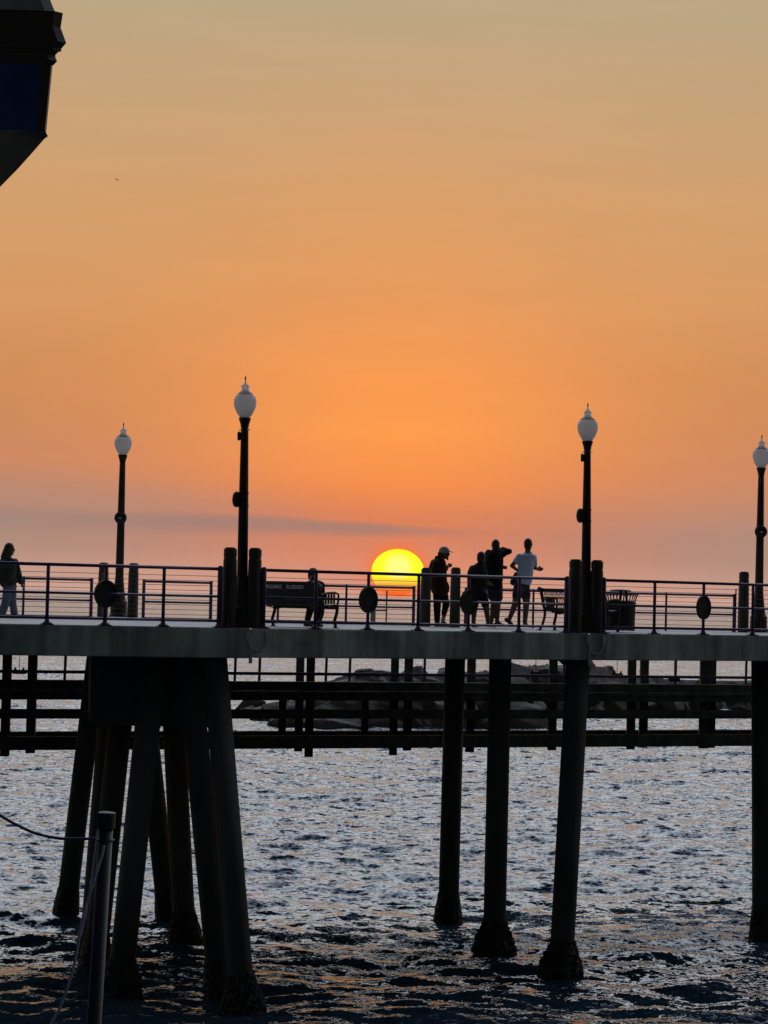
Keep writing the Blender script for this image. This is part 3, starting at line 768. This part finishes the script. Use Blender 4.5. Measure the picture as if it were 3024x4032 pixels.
mb.capsule(P(1899, 2335), P(1914, 2392), .10, .07); mb.capsule(P(1914, 2392), P(1922, 2450), .064, .044)
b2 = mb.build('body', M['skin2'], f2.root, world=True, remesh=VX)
mb = MB(); mb.ell(P(1886, 2243), (.17, .16, .12)); mb.capsule(P(1893, 2222), P(1882, 2244), .08, .15); mb.capsule(P(1880, 2262), P(1878, 2318), .215, .205); mb.capsule(P(1860, 2240, -.02), P(1851, 2290, -.1), .075, .07); mb.capsule(P(1902, 2242, .12), P(1914, 2280, .18), .072, .065)
mb.capsule(P(1874, 2318), P(1878, 2330), .175, .17); mb.build('shirt', M['char'], f2.root, world=True, remesh=.013)
mb = MB(); mb.ell(P(1880, 2332), (.175, .14, .11)); mb.capsule(P(1866, 2340), P(1866, 2378), .105, .105); mb.capsule(P(1899, 2340), P(1911, 2380), .105, .085)
mb.build('shorts', M['black'], f2.root, world=True, remesh=.013)
for a_, ff in (((1864, 2454), (.3, .5, 0)), ((1922, 2453), (.8, .1, 0))):
    mb = MB(); foot(mb, P(*a_), ff); mb.build('shoe', M['shoe'], f2.root, world=True, remesh=.009, sm=2)
hair(f2, hd, fx); eyes(f2, hd, fx, b2)

# 3 photographer
f3 = Fig(117.5, 'tall person in black with one elbow raised high, holding a phone up to the sunset', 1948, 2468)
P = f3.P; fx = Vector((-.25, .95, 0)).normalized(); hd = P(1951, 2148)
mb = MB(); head(mb, hd, fx, .24); mb.capsule(P(1949, 2160), P(1947, 2178), .06, .065); mb.ell(P(1946, 2190), (.17, .11, .09)); mb.capsule(P(1946, 2200), P(1946, 2262), .14, .13); mb.ell(P(1947, 2290), (.15, .12, .12))
mb.capsule(P(1972, 2182, .03), P(2008, 2170, .1), .055, .045); mb.capsule(P(2008, 2170, .1), P(1975, 2161, .3), .042, .03); hand(mb, P(1975, 2161, .3), P(1960, 2160, .36), curl=.6)
mb.capsule(P(1922, 2184, .03), P(1915, 2212, .2), .055, .045); mb.capsule(P(1915, 2212, .2), P(1940, 2175, .32), .042, .03); hand(mb, P(1940, 2175, .32), P(1950, 2163, .36), curl=.6, side=-1)
mb.capsule(P(1936, 2300), P(1944, 2372), .10, .066); mb.capsule(P(1944, 2372), P(1935, 2446), .066, .044)
mb.capsule(P(1960, 2300), P(1960, 2375), .10, .066); mb.capsule(P(1960, 2375), P(1957, 2448), .066, .044)
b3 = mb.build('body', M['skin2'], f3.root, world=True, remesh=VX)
mb = MB(); mb.capsule(P(1925, 2178), P(1970, 2178), .07, .07); mb.capsule(P(1945, 2202), P(1942, 2288), .20, .20); mb.ell(P(1943, 2188), (.205, .13, .11)); mb.capsule(P(1970, 2262), P(1972, 2282), .06, .05)
mb.capsule(P(1972, 2180, .03), P(2006, 2171, .1), .075, .062); mb.capsule(P(2006, 2171, .1), P(1982, 2160, .26), .056, .045); mb.capsule(P(1970, 2192), P(1990, 2180, .05), .06, .05)
mb.capsule(P(1922, 2180, .03), P(1914, 2212, .2), .075, .06); mb.capsule(P(1914, 2212, .2), P(1934, 2180, .3), .055, .048); mb.capsule(P(1921, 2168), P(1921, 2176), .03, .05)
j3 = mb.build('jacket', M['black'], f3.root, world=True, remesh=.013)
mb = MB(); mb.ell(P(1947, 2292), (.165, .14, .12)); mb.capsule(P(1933, 2302), P(1938, 2350), .11, .09); mb.capsule(P(1961, 2302), P(1962, 2353), .10, .098)
mb.build('shorts', M['navy'], f3.root, world=True, remesh=.013)
for a_, ff in (((1934, 2450), (-.2, -.5, 0)), ((1957, 2450), (.85, -.3, 0))):
    mb = MB(); foot(mb, P(*a_), ff); mb.build('shoe', M['shoe'], f3.root, world=True, remesh=.009, sm=2)
hair(f3, hd, fx); eyes(f3, hd, fx, b3)
pc = P(1955, 2161, .40); ph = MB().box((pc.x - .075, pc.y - .004, pc.z - .036), (pc.x + .075, pc.y + .004, pc.z + .036)).build('phone', M['black'], None, world=True, bevel=.004)
tag(ph, 'dark phone held up before the face of the tall person with the raised elbow', 'phone')
# camera bag hanging at the side
bc = P(1988, 2236, .0); mb = MB().capsule(P(1970, 2231, 0), P(1991, 2235, 0), .036, .036); bg_ = mb.build('camera', M['black'], None, world=True, smooth=True)
tag(bg_, 'small dark object jutting from the right side of the tall photographer at waist height', 'camera')

# 4 man in white shirt
f4 = Fig(116.6, 'tall person in a white t-shirt and dark shorts, striding away with bent elbows', 2062, 2468)
P = f4.P; fx = Vector((.45, .9, 0)).normalized(); hd = P(2080, 2144)
mb = MB(); head(mb, hd, fx, .25); mb.capsule(P(2079, 2158), P(2077, 2182), .058, .062); mb.ell(P(2073, 2196), (.18, .12, .10)); mb.capsule(P(2070, 2205), P(2062, 2280), .14, .12); mb.ell(P(2058, 2304), (.15, .13, .11))
mb.capsule(P(2043, 2195, -.03), P(2014, 2228, -.12), .052, .043); mb.capsule(P(2014, 2228, -.12), P(2036, 2245, .0), .042, .03); hand(mb, P(2036, 2245, 0), P(2046, 2252, .06))
mb.capsule(P(2102, 2196, .05), P(2106, 2236, .02), .052, .044); mb.capsule(P(2106, 2236, .02), P(2122, 2242, .12), .042, .03); hand(mb, P(2115, 2241, .10), P(2134, 2240, .14), curl=1.5, side=-1); mb.ell(P(2128, 2241, .13), (.042, .04, .045))
mb.capsule(P(2045, 2312, -.05), P(2030, 2375, .0), .11, .075); mb.capsule(P(2030, 2375, .0), P(2005, 2438, -.05), .07, .045)
mb.capsule(P(2066, 2312, .05), P(2074, 2368, .1), .11, .078); mb.capsule(P(2074, 2368, .1), P(2067, 2450, .02), .072, .048)
b4 = mb.build('body', M['skin'], f4.root, world=True, remesh=VX)
mb = MB(); mb.ell(P(2074, 2196), (.215, .15, .095)); mb.capsule(P(2072, 2212), P(2065, 2283), .17, .165); mb.capsule(P(2064, 2280), P(2061, 2290), .155, .155)
mb.capsule(P(2044, 2193, -.03), P(2030, 2212, -.08), .072, .068); mb.capsule(P(2102, 2194, .05), P(2105, 2224, .03), .068, .062); mb.capsule(P(2072, 2182), P(2086, 2182), .06, .06)
mb.build('shirt', M['whitec'], f4.root, world=True, remesh=.013)
mb = MB(); mb.ell(P(2057, 2305), (.165, .15, .10)); mb.capsule(P(2043, 2312, -.05), P(2036, 2345, -.02), .115, .105); mb.capsule(P(2066, 2312, .05), P(2072, 2345, .08), .11, .10)
mb.build('shorts', M['navy'], f4.root, world=True, remesh=.013)
mb = MB(); a = P(2003, 2444, -.05); mb.capsule(a + Vector((-.05, 0, .02)), a + Vector((.06, -.03, -.07)), .045, .036); mb.capsule(a, a + Vector((.03, 0, -.06)), .045, .04); mb.build('shoe', M['shoe'], f4.root, world=True, remesh=.009, sm=2)
mb = MB(); foot(mb, P(2067, 2453, .02), (.4, .7, 0)); mb.build('shoe', M['shoe'], f4.root, world=True, remesh=.009, sm=2)
hair(f4, hd, fx); eyes(f4, hd, fx, b4)
mb = MB(); mb.capsule(P(2030, 2258, -.12), P(2020, 2292, -.16), .035, .075, fl=.8, axis=(0, 1, 0)); mb.capsule(P(2018, 2296, -.16), P(2030, 2296, -.14), .05, .05)
o = mb.build('jacket', M['navy'], None, world=True, remesh=.012); tag(o, 'dark blue garment hanging at the left hip of the person in the white t-shirt', 'jacket')

# 5 seated
f5 = Fig(103.2, 'seated person on the lettered bench, seen from behind above the backrest', 1232, 2470)
P = f5.P; fx = Vector((.5, .8, 0)).normalized(); hd = P(1231, 2263, .16)
mb = MB(); head(mb, hd, fx, .22); mb.capsule(P(1231, 2275, .05), P(1232, 2292, .03), .052, .06); mb.ell(P(1234, 2310, .03), (.17, .11, .09)); mb.capsule(P(1234, 2318, .03), P(1234, 2368, .1), .13, .14)
LEGS5 = (((1226, 2372, .15), (1222, 2384, .62), (1206, 2448, .50)), ((1246, 2372, .05), (1262, 2384, .50), (1240, 2450, .36)))
for hp, kn, an in LEGS5:
    mb.capsule(P(*hp), P(*kn), .08, .058); mb.capsule(P(*kn), P(*an), .055, .036)
mb.capsule(P(1208, 2308, .0), P(1206, 2345, .08), .05, .042); mb.capsule(P(1206, 2345, .08), P(1200, 2362, .3), .04, .03); hand(mb, P(1200, 2362, .3), P(1198, 2364, .38))
mb.capsule(P(1258, 2308, .06), P(1264, 2345, .12), .05, .042); mb.capsule(P(1264, 2345, .12), P(1250, 2362, .32), .04, .03); hand(mb, P(1250, 2362, .32), P(1244, 2364, .4), side=-1)
b5 = mb.build('body', M['skin2'], f5.root, world=True, remesh=VX)
mb = MB(); mb.ell(P(1238, 2306, .13), (.20, .15, .11)); mb.capsule(P(1238, 2320, .13), P(1238, 2366, .16), .17, .18); mb.capsule(P(1212, 2306, .15), P(1208, 2345, .18), .07, .06); mb.capsule(P(1260, 2304, .1), P(1268, 2345, .12), .078, .065)
mb.build('shirt', M['char'], f5.root, world=True, remesh=.013)
mb = MB()
for hp, kn, an in LEGS5:
    hp, kn, an = P(*hp), P(*kn), P(*an); mb.capsule(hp, kn, .1, .078); mb.capsule(kn, kn.lerp(an, .85), .078, .06)
mb.build('trousers', M['black'], f5.root, world=True, remesh=.013)
for hp, kn, an in LEGS5:
    a = P(*an); a.z = DECK + .09; mb = MB(); foot(mb, a, (.6, .5, 0)); mb.build('shoe', M['shoe'], f5.root, world=True, remesh=.009, sm=2)
hair(f5, hd, fx); eyes(f5, hd, fx, b5)
mb = MB(); rr_ = Matrix((Vector((fx.y, -fx.x, 0)), fx, Vector((0, 0, 1)))).transposed(); mb.ell(hd + Vector((0, 0, .045)), (.092, .106, .085), rot=rr_); mb.build('cap', M['disc'], f5.root, world=True, remesh=.009, sm=2)

# 6 long-haired walker
f6 = Fig(110.5, 'long-haired person in a mottled dark jacket and wide blue trousers walking at the left border', 34, 2440)
P = f6.P; fx = Vector((.9, .35, 0)).normalized(); hd = P(38, 2163)
mb = MB(); head(mb, hd, fx, .22); mb.capsule(P(36, 2178), P(34, 2196), .05, .055); mb.ell(P(36, 2212), (.13, .10, .09)); mb.capsule(P(36, 2222), P(38, 2285), .11, .11); mb.ell(P(38, 2305), (.13, .11, .10))
mb.capsule(P(56, 2212, .1), P(72, 2262, .08), .045, .038); mb.capsule(P(72, 2262, .08), P(84, 2296, .05), .036, .028); hand(mb, P(84, 2296, .05), P(88, 2310, .05), curl=.4)
mb.capsule(P(14, 2212, -.1), P(2, 2262, -.12), .045, .038); mb.capsule(P(2, 2262, -.12), P(-8, 2300, -.1), .036, .028); hand(mb, P(-8, 2300, -.1), P(-10, 2314, -.1), curl=.4, side=-1)
mb.capsule(P(32, 2315, -.05), P(24, 2372, -.04), .075, .052); mb.capsule(P(24, 2372, -.04), P(2, 2422, -.02), .05, .033)
mb.capsule(P(46, 2315, .05), P(50, 2375, .05), .075, .052); mb.capsule(P(50, 2375, .05), P(56, 2424, .05), .05, .033)
b6 = mb.build('body', M['skin'], f6.root, world=True, remesh=VX)
mb = MB(); mb.ell(P(36, 2212), (.15, .12, .08)); mb.capsule(P(35, 2225), P(32, 2285), .14, .18); mb.capsule(P(56, 2212, .1), P(70, 2262, .08), .07, .07); mb.capsule(P(70, 2262, .08), P(80, 2290, .05), .065, .06)
mb.capsule(P(14, 2212, -.1), P(2, 2262, -.12), .07, .07); mb.capsule(P(2, 2262, -.12), P(-4, 2292, -.1), .065, .06); mb.build('jacket', M['fur'], f6.root, world=True, remesh=.013)
mb = MB(); mb.ell(P(39, 2308), (.14, .12, .09)); mb.capsule(P(31, 2318, -.05), P(24, 2372, -.04), .09, .085); mb.capsule(P(24, 2372, -.04), P(4, 2424, -.02), .085, .085)
mb.capsule(P(46, 2318, .05), P(49, 2375, .05), .088, .072); mb.capsule(P(49, 2375, .05), P(56, 2426, .05), .072, .075); mb.build('trousers', M['denim'], f6.root, world=True, remesh=.013)
for a_ in ((2, 2426), (58, 2426)):
    mb = MB(); foot(mb, P(*a_), fx); mb.build('shoe', M['shoe'], f6.root, world=True, remesh=.009, sm=2)
def ex6(mb): mb.capsule(P(32, 2160), P(18, 2192, -.02), .085, .075); mb.capsule(P(18, 2192, -.02), P(12, 2214, -.03), .075, .04); mb.capsule(P(36, 2170), P(28, 2205), .07, .06)
hair(f6, hd, fx, extra=ex6); eyes(f6, hd, fx, b6)

# ---------------------------------------------------------------- lower timber walkway
def wY(px): return 123.5 + (px - 50) * (141.5 - 123.5) / 2750
wk = thing('walkway', onz(1500, 133, 5), 'dark timber lower walkway hanging under and behind the pier with its purple railing', 'walkway')
a, b_ = onz(-500, wY(-500), 5), onz(3600, wY(3600), 5)
wd = (b_ - a).normalized(); wn = Vector((-wd.y, wd.x, 0))
def beam(z0, z1, off, w, nm, m_, x0=-500, x1=3600):
    a, b_ = onz(x0, wY(x0), (z0 + z1) / 2), onz(x1, wY(x1), (z0 + z1) / 2)
    a.z = b_.z = (z0 + z1) / 2
    MB().bar(a + wn * off, b_ + wn * off, w, z1 - z0).build(nm, m_, wk, world=True)
beam(3.50, 3.79, 0, .2, 'lower_beam', M['timber']); beam(3.56, 3.80, 1.6, .2, 'lower_beam', M['timber'])
beam(4.18, 4.385, 0, .2, 'middle_beam', M['timber']); beam(4.81, 5.02, 0, .2, 'edge_beam', M['timber'])
beam(4.735, 4.80, 1.1, 2.2, 'walk_boards', M['walkdeck']); beam(4.59, 4.72, .05, .15, 'stringer', M['timber'])
beam(4.60, 4.73, 1.7, .15, 'stringer', M['timber'])
beam(5.165, 5.235, -.1, .05, 'bottom_rail', M['rail']); beam(6.0, 6.06, -.1, .05, 'top_rail', M['rail'])
NEARP = [(20, 2977, 33), (1217, 2980, 33), (1549, 2973, 32), (2174, 2953, 33), (2484, 2950, 32), (2770, 2946, 34)]
FARP = [(121, 2965, 34), (1176, 2958, 32), (1604, 2954, 34), (1851, 2961, 34), (2533, 2942, 33), (2799, 2944, 32)]
for lst, off in ((NEARP, -.2), (FARP, 1.8)):
    for px, yb, w in lst:
        Y = wY(px) + off * .8; zt = BOT - .01 if Y < REAR else 6.3
        b0 = at(px - 2, yb, Y); s_ = w / F * Y
        t_ = Vector((b0.x, b0.y, zt)); MB().bar(b0, t_, s_, s_, up=(0, 1, 0)).build('hanging_post', M['timber'], wk, world=True)
for px in (1110, 1435):
    Y = wY(px) + .9; b0 = at(px, 2900, Y); MB().bar(b0, Vector((b0.x, b0.y, 4.6)), .17, .17, up=(0, 1, 0)).build('short_post', M['timber'], wk, world=True)
for px in (-120, 247, 916, 1012, 1274, 1367, 1661, 2210, 2649, 2926):
    Y = wY(px) - .1; b0 = onz(px, Y, 4.75); b0 = b0 - wn * .1
    MB().tube([b0, Vector((b0.x + .02, b0.y, 6.05))], .032, 8).build('rail_post', M['rail'], wk, world=True, smooth=True)
for px, py in ((76, 2643), (2110, 2650), (2430, 2656), (2655, 2674)):
    Y = wY(px) - .4; c = at(px, py, Y)
    mb = MB().box((c.x - .14, c.y - .04, c.z - .06), (c.x + .14, c.y + .04, c.z + .03))
    for s_ in (-1, 1): mb.tube([(c.x + s_ * .08, c.y, c.z + .02), (c.x + s_ * .1, c.y, c.z + .09)], [.035, .012], 6)
    mb.tube([(c.x, c.y, c.z), (c.x - .01, c.y, c.z + .75)], .007, 5)
    mb.build('hanging_hook', M['iron'], wk, world=True)
c = at(145, 2938, wY(145)); MB().box((c.x - .12, c.y - .1, c.z - .07), (c.x + .12, c.y + .3, c.z + .07)).build('beam_end', M['timber'], wk, world=True)

# ---------------------------------------------------------------- rock breakwater
rng = random.Random(11)
PR = [(960, 2815), (1010, 2800), (1080, 2768), (1150, 2746), (1200, 2718), (1270, 2664), (1300, 2642), (1375, 2614), (1420, 2609), (1450, 2628), (1495, 2607), (1530, 2632), (1600, 2606), (1650, 2602), (1690, 2632), (1735, 2610), (1800, 2606), (1870, 2622),
      (1960, 2606), (2060, 2585), (2300, 2585), (2400, 2600), (2450, 2640), (2600, 2655), (2800, 2662), (3100, 2668), (3300, 2670)]
def prof(px): return float(np.interp(px, [a for a, _ in PR], [b for _, b in PR]))
def base(px): return float(np.interp(px, [960, 1100, 2000, 2080, 2400, 3100], [2820, 2862, 2864, 2822, 2800, 2790]))
mb = MB()
def boulder(mb, c, r):
    bm = bmesh.new(); sc = Vector((rng.uniform(.85, 1.5), rng.uniform(.8, 1.2), rng.uniform(.65, 1.))) * r
    for _ in range(13):
        d = Vector((rng.gauss(0, 1), rng.gauss(0, 1), rng.gauss(0, 1))).normalized()
        bm.verts.new(Vector((d.x * sc.x, d.y * sc.y, d.z * sc.z)))
    ret = bmesh.ops.convex_hull(bm, input=bm.verts); bmesh.ops.delete(bm, geom=[v for v in bm.verts if not v.link_faces], context='VERTS')
    bm.verts.index_update()
    vs = [v.co + c for v in bm.verts]; fs = [tuple(v.index for v in f.verts) for f in bm.faces]; bm.free(); mb.add(vs, fs)
px = 965.
while px < 3350:
    by = base(px); Y = HC * F / (by - (2350 + (px - 1512) * SLOPE)); ty = prof(px)
    ztop = at(px, ty, Y + 6).z
    x0 = onz(px, Y, 0).x
    rows = 5
    for k in range(rows):
        f = k / (rows - 1); r = rng.choice((.7, 1., 1.5, 1.9))
        r = min(r, max(.5, ztop * .6))
        z = f * max(.1, ztop - r * .95); boulder(mb, Vector((x0 + rng.uniform(-.4, .4), Y * K + 1 + f * 3 + rng.uniform(-.4, .4), z)), r)
    boulder(mb, Vector((x0, Y * K + 6, ztop * .35)), max(1.2, ztop * .6))
    px += rng.uniform(55, 95)
core = [(x, base(x), prof(x)) for x in range(990, 3351, 40)]
for (xa, ba, ta), (xb, bb, tb) in zip(core, core[1:]):
    Ya = HC * F / (ba - (2350 + (xa - 1512) * SLOPE)); Yb = HC * F / (bb - (2350 + (xb - 1512) * SLOPE))
    za, zb = at(xa, ta, Ya + 6).z, at(xb, tb, Yb + 6).z; A, B = onz(xa, Ya, 0), onz(xb, Yb, 0)
    B.x += .3
    Ya *= K; Yb *= K
    mb.add([(A.x, Ya + .3, -.6), (B.x, Yb + .3, -.6), (B.x, Yb + 4, zb * .86), (A.x, Ya + 4, za * .86), (A.x, Ya + 9, -.6), (B.x, Yb + 9, -.6)], [(0, 1, 2, 3), (3, 2, 5, 4), (0, 4, 5, 1), (0, 3, 4), (1, 5, 2)])
o = mb.build('breakwater', M['rock'], None, world=True, remesh=.14, sm=0)
o.modifiers['fuse'].use_smooth_shade = False; tag(o, 'long mound of dark boulders in the sea, seen through the lower walkway', 'breakwater')

# ---------------------------------------------------------------- building corner, top left
BY = 30.; BR = BY * K
ax = at(-250, 400, BY)
def pf(x, y): p = at(x, y, BY); return ((p.x - ax.x), p.z)
bl = thing('building', (ax.x, BR, 0), 'dark-roofed blue corner bay of a building cutting into the top left corner', 'building')
def bay(pr, ch, dep=.12):
    """rings of a bay whose right front corner is cut off by a chamfer"""
    vs, fs = [], []; n = 5
    for k, (r, z) in enumerate(pr):
        c = ch[k] if isinstance(ch, list) else ch
        for x, y in ((-r, -dep), (r - c, -dep), (r, -dep + c), (r * .55, dep), (-r, dep)): vs.append((ax.x + x, BR + dep + y, z))
    for i in range(len(pr) - 1):
        for k in range(n): fs.append((i * n + k, i * n + (k + 1) % n, (i + 1) * n + (k + 1) % n, (i + 1) * n + k))
    fs.append(tuple(range(n))[::-1]); fs.append(tuple((len(pr) - 1) * n + k for k in range(n)))
    return MB().add(vs, fs)
z_ = lambda l: [pf(*p) for p in l][::-1]
bay(z_([(120, -260), (196, 0), (216, 48)]), .05).build('roof', M['roof'], bl, world=True)
bay(z_([(214, 48), (244, 44), (242, 55), (235, 102), (257, 163), (237, 186), (238, 196), (231, 193), (214, 210), (214, 218), (221, 235), (202, 254)]), .04).build('eave', M['darkw'], bl, world=True)
bay(z_([(199, 254), (174, 515)]), .03).build('wall', M['bluew'], bl, world=True)
(r0_, z0_), (r1_, z1_) = pf(200, 254), pf(175, 515)
MB().bar((ax.x + r0_ - .022, BR + .018, z0_), (ax.x + r1_ - .022, BR + .018, z1_), .05, .05, up=(0, 1, 0)).build('corner_trim', M['darkw'], bl, world=True)
cp = z_([(176, 514), (177, 519), (160, 527), (110, 582), (50, 646), (0, 697), (-60, 768), (-150, 880), (-200, 930)])
bay(cp, [.02, .06, .12, .16, .16, .15, .14, .12, .03]).build('corbel', M['greyw'], bl, world=True)
MB().box((-11, BR - .2, -1), (-3.9, 21, 9.4)).build('main_wall', M['bluew'], bl, world=True)
MB().box((-3.91, BR + .35, 5), (ax.x, BR + .85, 9.4)).build('side_wall', M['bluew'], bl, world=True)
MB().box((-11.3, BR - .5, 9.4), (-3.85, 21.3, 9.65)).build('roof', M['darkw'], bl, world=True)

# ---------------------------------------------------------------- foreground mooring pole and ropes
MY = 42.
tp, lo = at(421, 3200, MY), at(371, 4032, MY); d = (lo - tp).normalized(); lo2 = tp + d * ((tp.z + .8) / -d.z)
pl = thing('mooring_pole', Vector((lo2.x, lo2.y, 0)), 'tall dark steel mooring pole with a wider cap rising in the left foreground', 'pole')
MB().tube([tp - d * .0 + d * .1, tp.lerp(lo2, .5), lo2], .053, 20).build('shaft', M['steel'], pl, world=True, smooth=True)
MB().tube([tp - d * .006, tp, tp + d * .115, tp + d * .12], [.05, .066, .066, .058], 24).build('cap', M['steel'], pl, world=True)
mb = MB(); c = tp + d * .2
mb.tube([c + Vector((math.cos(a) * .062, math.sin(a) * .062, 0)) for a in [2 * PI * k / 20 for k in range(21)]], .008, 6, cap=False)
mb.build('ring', M['steel'], pl, world=True)
def curve(pts, Y, n=40):
    """smooth curve through picture positions at (roughly) one distance"""
    P_ = [at(*p, Y) for p in pts]; out = []
    for i in range(len(P_) - 1):
        p0, p1, p2, p3 = P_[max(i - 1, 0)], P_[i], P_[i + 1], P_[min(i + 2, len(P_) - 1)]
        for k in range(n // (len(P_) - 1) + 1):
            t_ = k / (n // (len(P_) - 1) + 1)
            out.append(.5 * ((2 * p1) + (p2 - p0) * t_ + (2 * p0 - 5 * p1 + 4 * p2 - p3) * t_ ** 2 + (3 * p1 - p0 - 3 * p2 + p3) * t_ ** 3))
    return out + [P_[-1]]
r1 = MB().tube(curve([(-160, 3120), (-60, 3180), (0, 3211), (62, 3246), (140, 3281), (225, 3300), (300, 3303), (384, 3302)], MY), .011, 8).build('rope', M['rope2'], None, world=True, smooth=True)
tag(r1, 'dark purple rope sagging from the left border to the mooring pole', 'rope')
r2 = MB().tube(curve([(409, 3330), (396, 3385), (352, 3520), (318, 3650), (292, 3800), (240, 3960), (200, 4032), (130, 4200)], MY - .3), .0105, 8).build('rope', M['rope'], None, world=True, smooth=True)
tag(r2, 'thick pale rope running down and left from the mooring pole to the bottom border', 'rope')
r3 = MB().tube(curve([(383, 3268), (366, 3400), (348, 3530), (336, 3620), (318, 3690)], MY - .25), .0055, 7).build('rope', M['rope'], None, world=True, smooth=True)
tag(r3, 'thin pale cord falling close beside the mooring pole onto the thick rope', 'cord')

# ---------------------------------------------------------------- bird
c = at(461, 708, 1400.)
gb = thing('bird', c, 'tiny distant bird gliding in the empty sky on the left', 'bird')
MB().ell(c, (.33, .12, .08), 12, 8).build('body', M['gull'], gb, world=True, smooth=True)
for s_ in (-1, 1):
    MB().prism([c + Vector((-.1, 0, 0)), c + Vector((.12, 0, 0)), c + Vector((.1 + s_ * .2, s_ * .5, .12)), c + Vector((s_ * .42, s_ * .8, .10 if s_ > 0 else .2))], (0, 0, .02)).build('wing', M['gull'], gb, world=True)
MB().capsule(c + Vector((.3, 0, .02)), c + Vector((.4, 0, .03)), .05, .02).build('head', M['gull'], gb, world=True)
